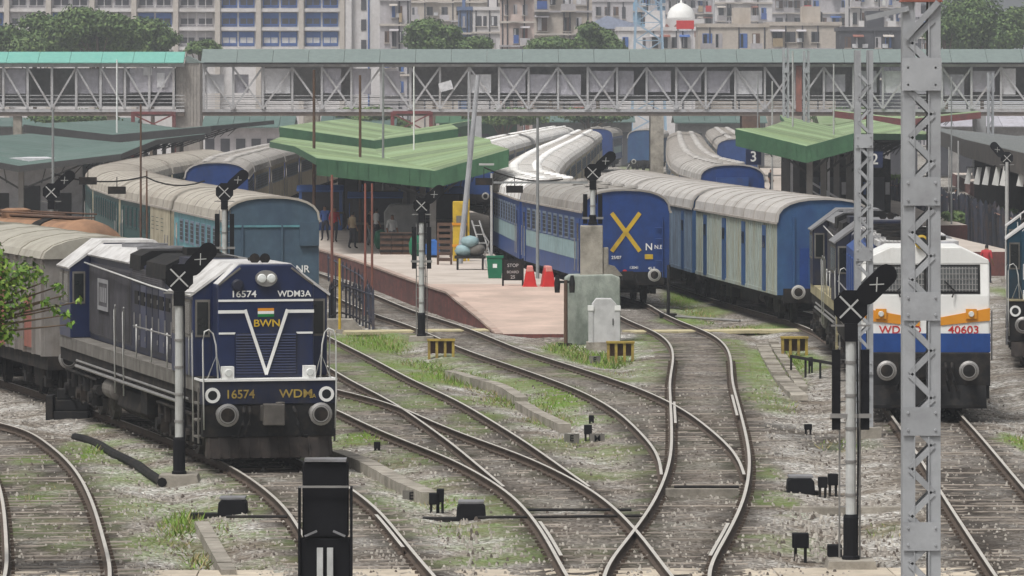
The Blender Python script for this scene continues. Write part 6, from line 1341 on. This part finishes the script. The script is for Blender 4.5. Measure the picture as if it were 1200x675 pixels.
ptree(1150, 32, 62, 46, 10.0, 9000, .42, 'large dark tree at the right behind the bridge', 9, lobes=12); ptree(1205, 38, 30, 34, 9.9, 3500, .4, 'tree at the right edge behind the bridge', 10); ptree(1108, 42, 26, 26, 10.1, 2500, .4, 'smaller tree left of the large right tree', 11)
ptree(85, 142, 60, 16, 12.6, 3500, .35, 'dark bush mass under the left footbridge span', 12); ptree(590, 139, 60, 13, 11.5, 3000, .35, 'dark green trees under the footbridge behind the middle canopies', 13); ptree(690, 137, 45, 11, 11.2, 2500, .35, 'dark green trees under the footbridge near the pier', 14); ptree(430, 140, 50, 14, 11.8, 2500, .35, 'dark trees under the footbridge left of centre', 15); ptree(1000, 140, 60, 14, 11.5, 2500, .35, 'dark trees under the footbridge on the right', 16)
m_near = [leaf_mat('near_leaf_mid', (.06,.13,.02), None), leaf_mat('near_leaf_light', (.14,.25,.035), None), leaf_mat('near_leaf_pale', (.24,.34,.06), None)]
x, y = WS(-58, 72); tree(x, y, -.3, 4.6, 1.25, .95, 9000, .055, 'near bright green leafy tree at the left edge', 21, m_near, 16, .1, extra=[((1.2,0,5.1),.26),((.9,0,4.1),.22),((1.55,0,4.95),.1),((1.72,.05,4.85),.09),((1.85,0,4.72),.08),((1.7,0,4.5),.09),((1.86,0,4.4),.08),((1.98,0,4.25),.07),((2.1,0,4.62),.06),((1.55,0,4.62),.09)])
# weeds under the lowest leaves, shrubs by the right fence
ptree(1150, 258, 55, 14, 21.5, 2200, .16, 'straggling shrubs before the right fence', 23, trunk_r=.05); ptree(1060, 215, 20, 10, 17, 700, .2, 'shrub behind the slimmer lattice mast', 24, trunk_r=.05)

# far sheds and canopies under and beyond the footbridge
def shed(px0, px1, yt, yb, s, m, mw, label, n=6):
    x0, x1 = (px0-600)/s, (px1-600)/s; cx = (x0+x1)/2; hw = (x1-x0)/2; zt = H-(yt-YH)/s; ze = H-(yb-YH)/s
    t = thing('goods_shed', label, 'shed', (cx, F/s, 0)); O('wall', MB().box(-hw+.4,hw-.4,1,9,-.2,ze).mesh('wall', mw), t)
    for k in range(n):
        a = -hw+2*hw*k/n; O('roof_sheet', MB().prism([(0,ze-.05),(5,zt),(10,ze-.05),(10,ze-.15),(5,zt-.1),(0,ze-.15)], 'x', a, a+2*hw/n-.04).mesh('roof_sheet', m), t)
    for k in range(n): a = -hw+2*hw*(k+.5)/n; O('opening', MB().box(a-hw/n*.6,a+hw/n*.6,.93,1.01,-.1,ze-1.2).mesh('opening', m_dk), t)
shed(-60,160,138,147,12.4,m_cgrey,m_inner,'low slate roofed shed under the left footbridge span'); shed(236,345,136,148,12.2,m_cgrey,m_bg,'grey roofed shed under the footbridge right of the stair tower'); shed(375,465,133,146,11.9,m_cgrey,m_cgreen2,'green walled shed under the footbridge above the middle canopy')
shed(510,610,134,143,11.4,m_cgreen2,m_cgreen2,'dark green shed under the centre of the footbridge'); shed(620,745,135,142,10.7,m_cgrey,m_inner,'grey shed beyond the white roofed trains'); shed(790,900,134,143,10.9,m_cgrey,m_inner,'grey shed beyond the right train'); shed(960,1080,135,145,12.2,m_cgreen,m_inner,'pale green roofed shed under the footbridge on the right'); shed(1090,1260,136,147,12.3,m_sheet,m_inner,'pale roofed shed under the right end of the footbridge')
def shading(x, y, w_, d_, label):  # dark block added to fill the lit space under a canopy with shade
    t = thing('shading_block', label, 'building', (x, y, .76)); O('wall', MB().box(-w_,w_,0,d_,0,3.2).mesh('wall', m_under), t)
    for k in range(4): a = -w_+.4+k*w_*.48; O('doorway', MB().box(a,a+.7,-.03,0,0,2.2).mesh('doorway', m_dk), t); O('notice_board', MB().box(a+.75,a+1.0,-.03,0,1.2,1.9).mesh('notice_board', m_sheetw if k % 2 else m_bbl), t)
shading(19.0, 292, 2.6, 20, 'dark waiting block added under the right green canopy'); shading(33, 300, 3.2, 30, 'dark waiting block added under the long right canopy'); shading(-7.5, 285, 2.2, 14, 'dark waiting block added far back under the middle canopy')
# kiosks and more people under the middle canopy
def kiosk(x, y, w_, h, m, label):
    t = thing('kiosk', label, 'kiosk', (x, y, ZP)); O('wall', MB().box(-w_,w_,0,1.8,0,h).mesh('wall', m), t); O('counter', MB().box(-w_-.1,w_+.1,-.35,0,.85,.95).mesh('counter', m_sill), t); O('opening', MB().box(-w_+.15,w_-.15,-.03,0,1.0,h-.35).mesh('opening', m_dk), t); O('awning', MB().prism([(-.7,h-.25),(0,h),(0,h-.05),(-.7,h-.3)], 'x', -w_-.1, w_+.1).mesh('awning', m_bbl), t)
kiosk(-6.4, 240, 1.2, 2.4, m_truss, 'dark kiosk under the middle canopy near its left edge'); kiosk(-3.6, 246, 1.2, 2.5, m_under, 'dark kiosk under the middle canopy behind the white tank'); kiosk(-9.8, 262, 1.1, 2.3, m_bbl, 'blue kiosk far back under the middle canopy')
person((-5.3,226,ZP), c_w, c_g, 'person in a white shirt walking before the dark kiosk', .6, 1); person((-7.2,231,ZP), c_y, c_k, 'person in a tan shirt at the left canopy edge', 2.2, 0); person((-2.4,219,ZP), c_g, c_k, 'person in grey reaching toward the luggage near the coaches', -.8, 2)
# ------------------------------------------------------------------ air
hz = MB().box(-6200,6200,-420,9200,-1.4,46); me = bpy.data.meshes.new('haze'); me.from_pydata(hz.v, [], hz.f)
m = bpy.data.materials.new('haze'); m.use_nodes = True; m.node_tree.nodes.clear(); o_ = m.node_tree.nodes.new('ShaderNodeOutputMaterial'); v_ = m.node_tree.nodes.new('ShaderNodeVolumePrincipled')
v_.inputs['Color'].default_value = (.86,.9,.96,1); v_.inputs['Density'].default_value = .00034; v_.inputs['Anisotropy'].default_value = 0.0
m.node_tree.links.new(v_.outputs[0], o_.inputs['Volume']); me.materials.append(m); O('haze', me, None, kind='stuff', label='pale daylight haze over the station', category='haze')
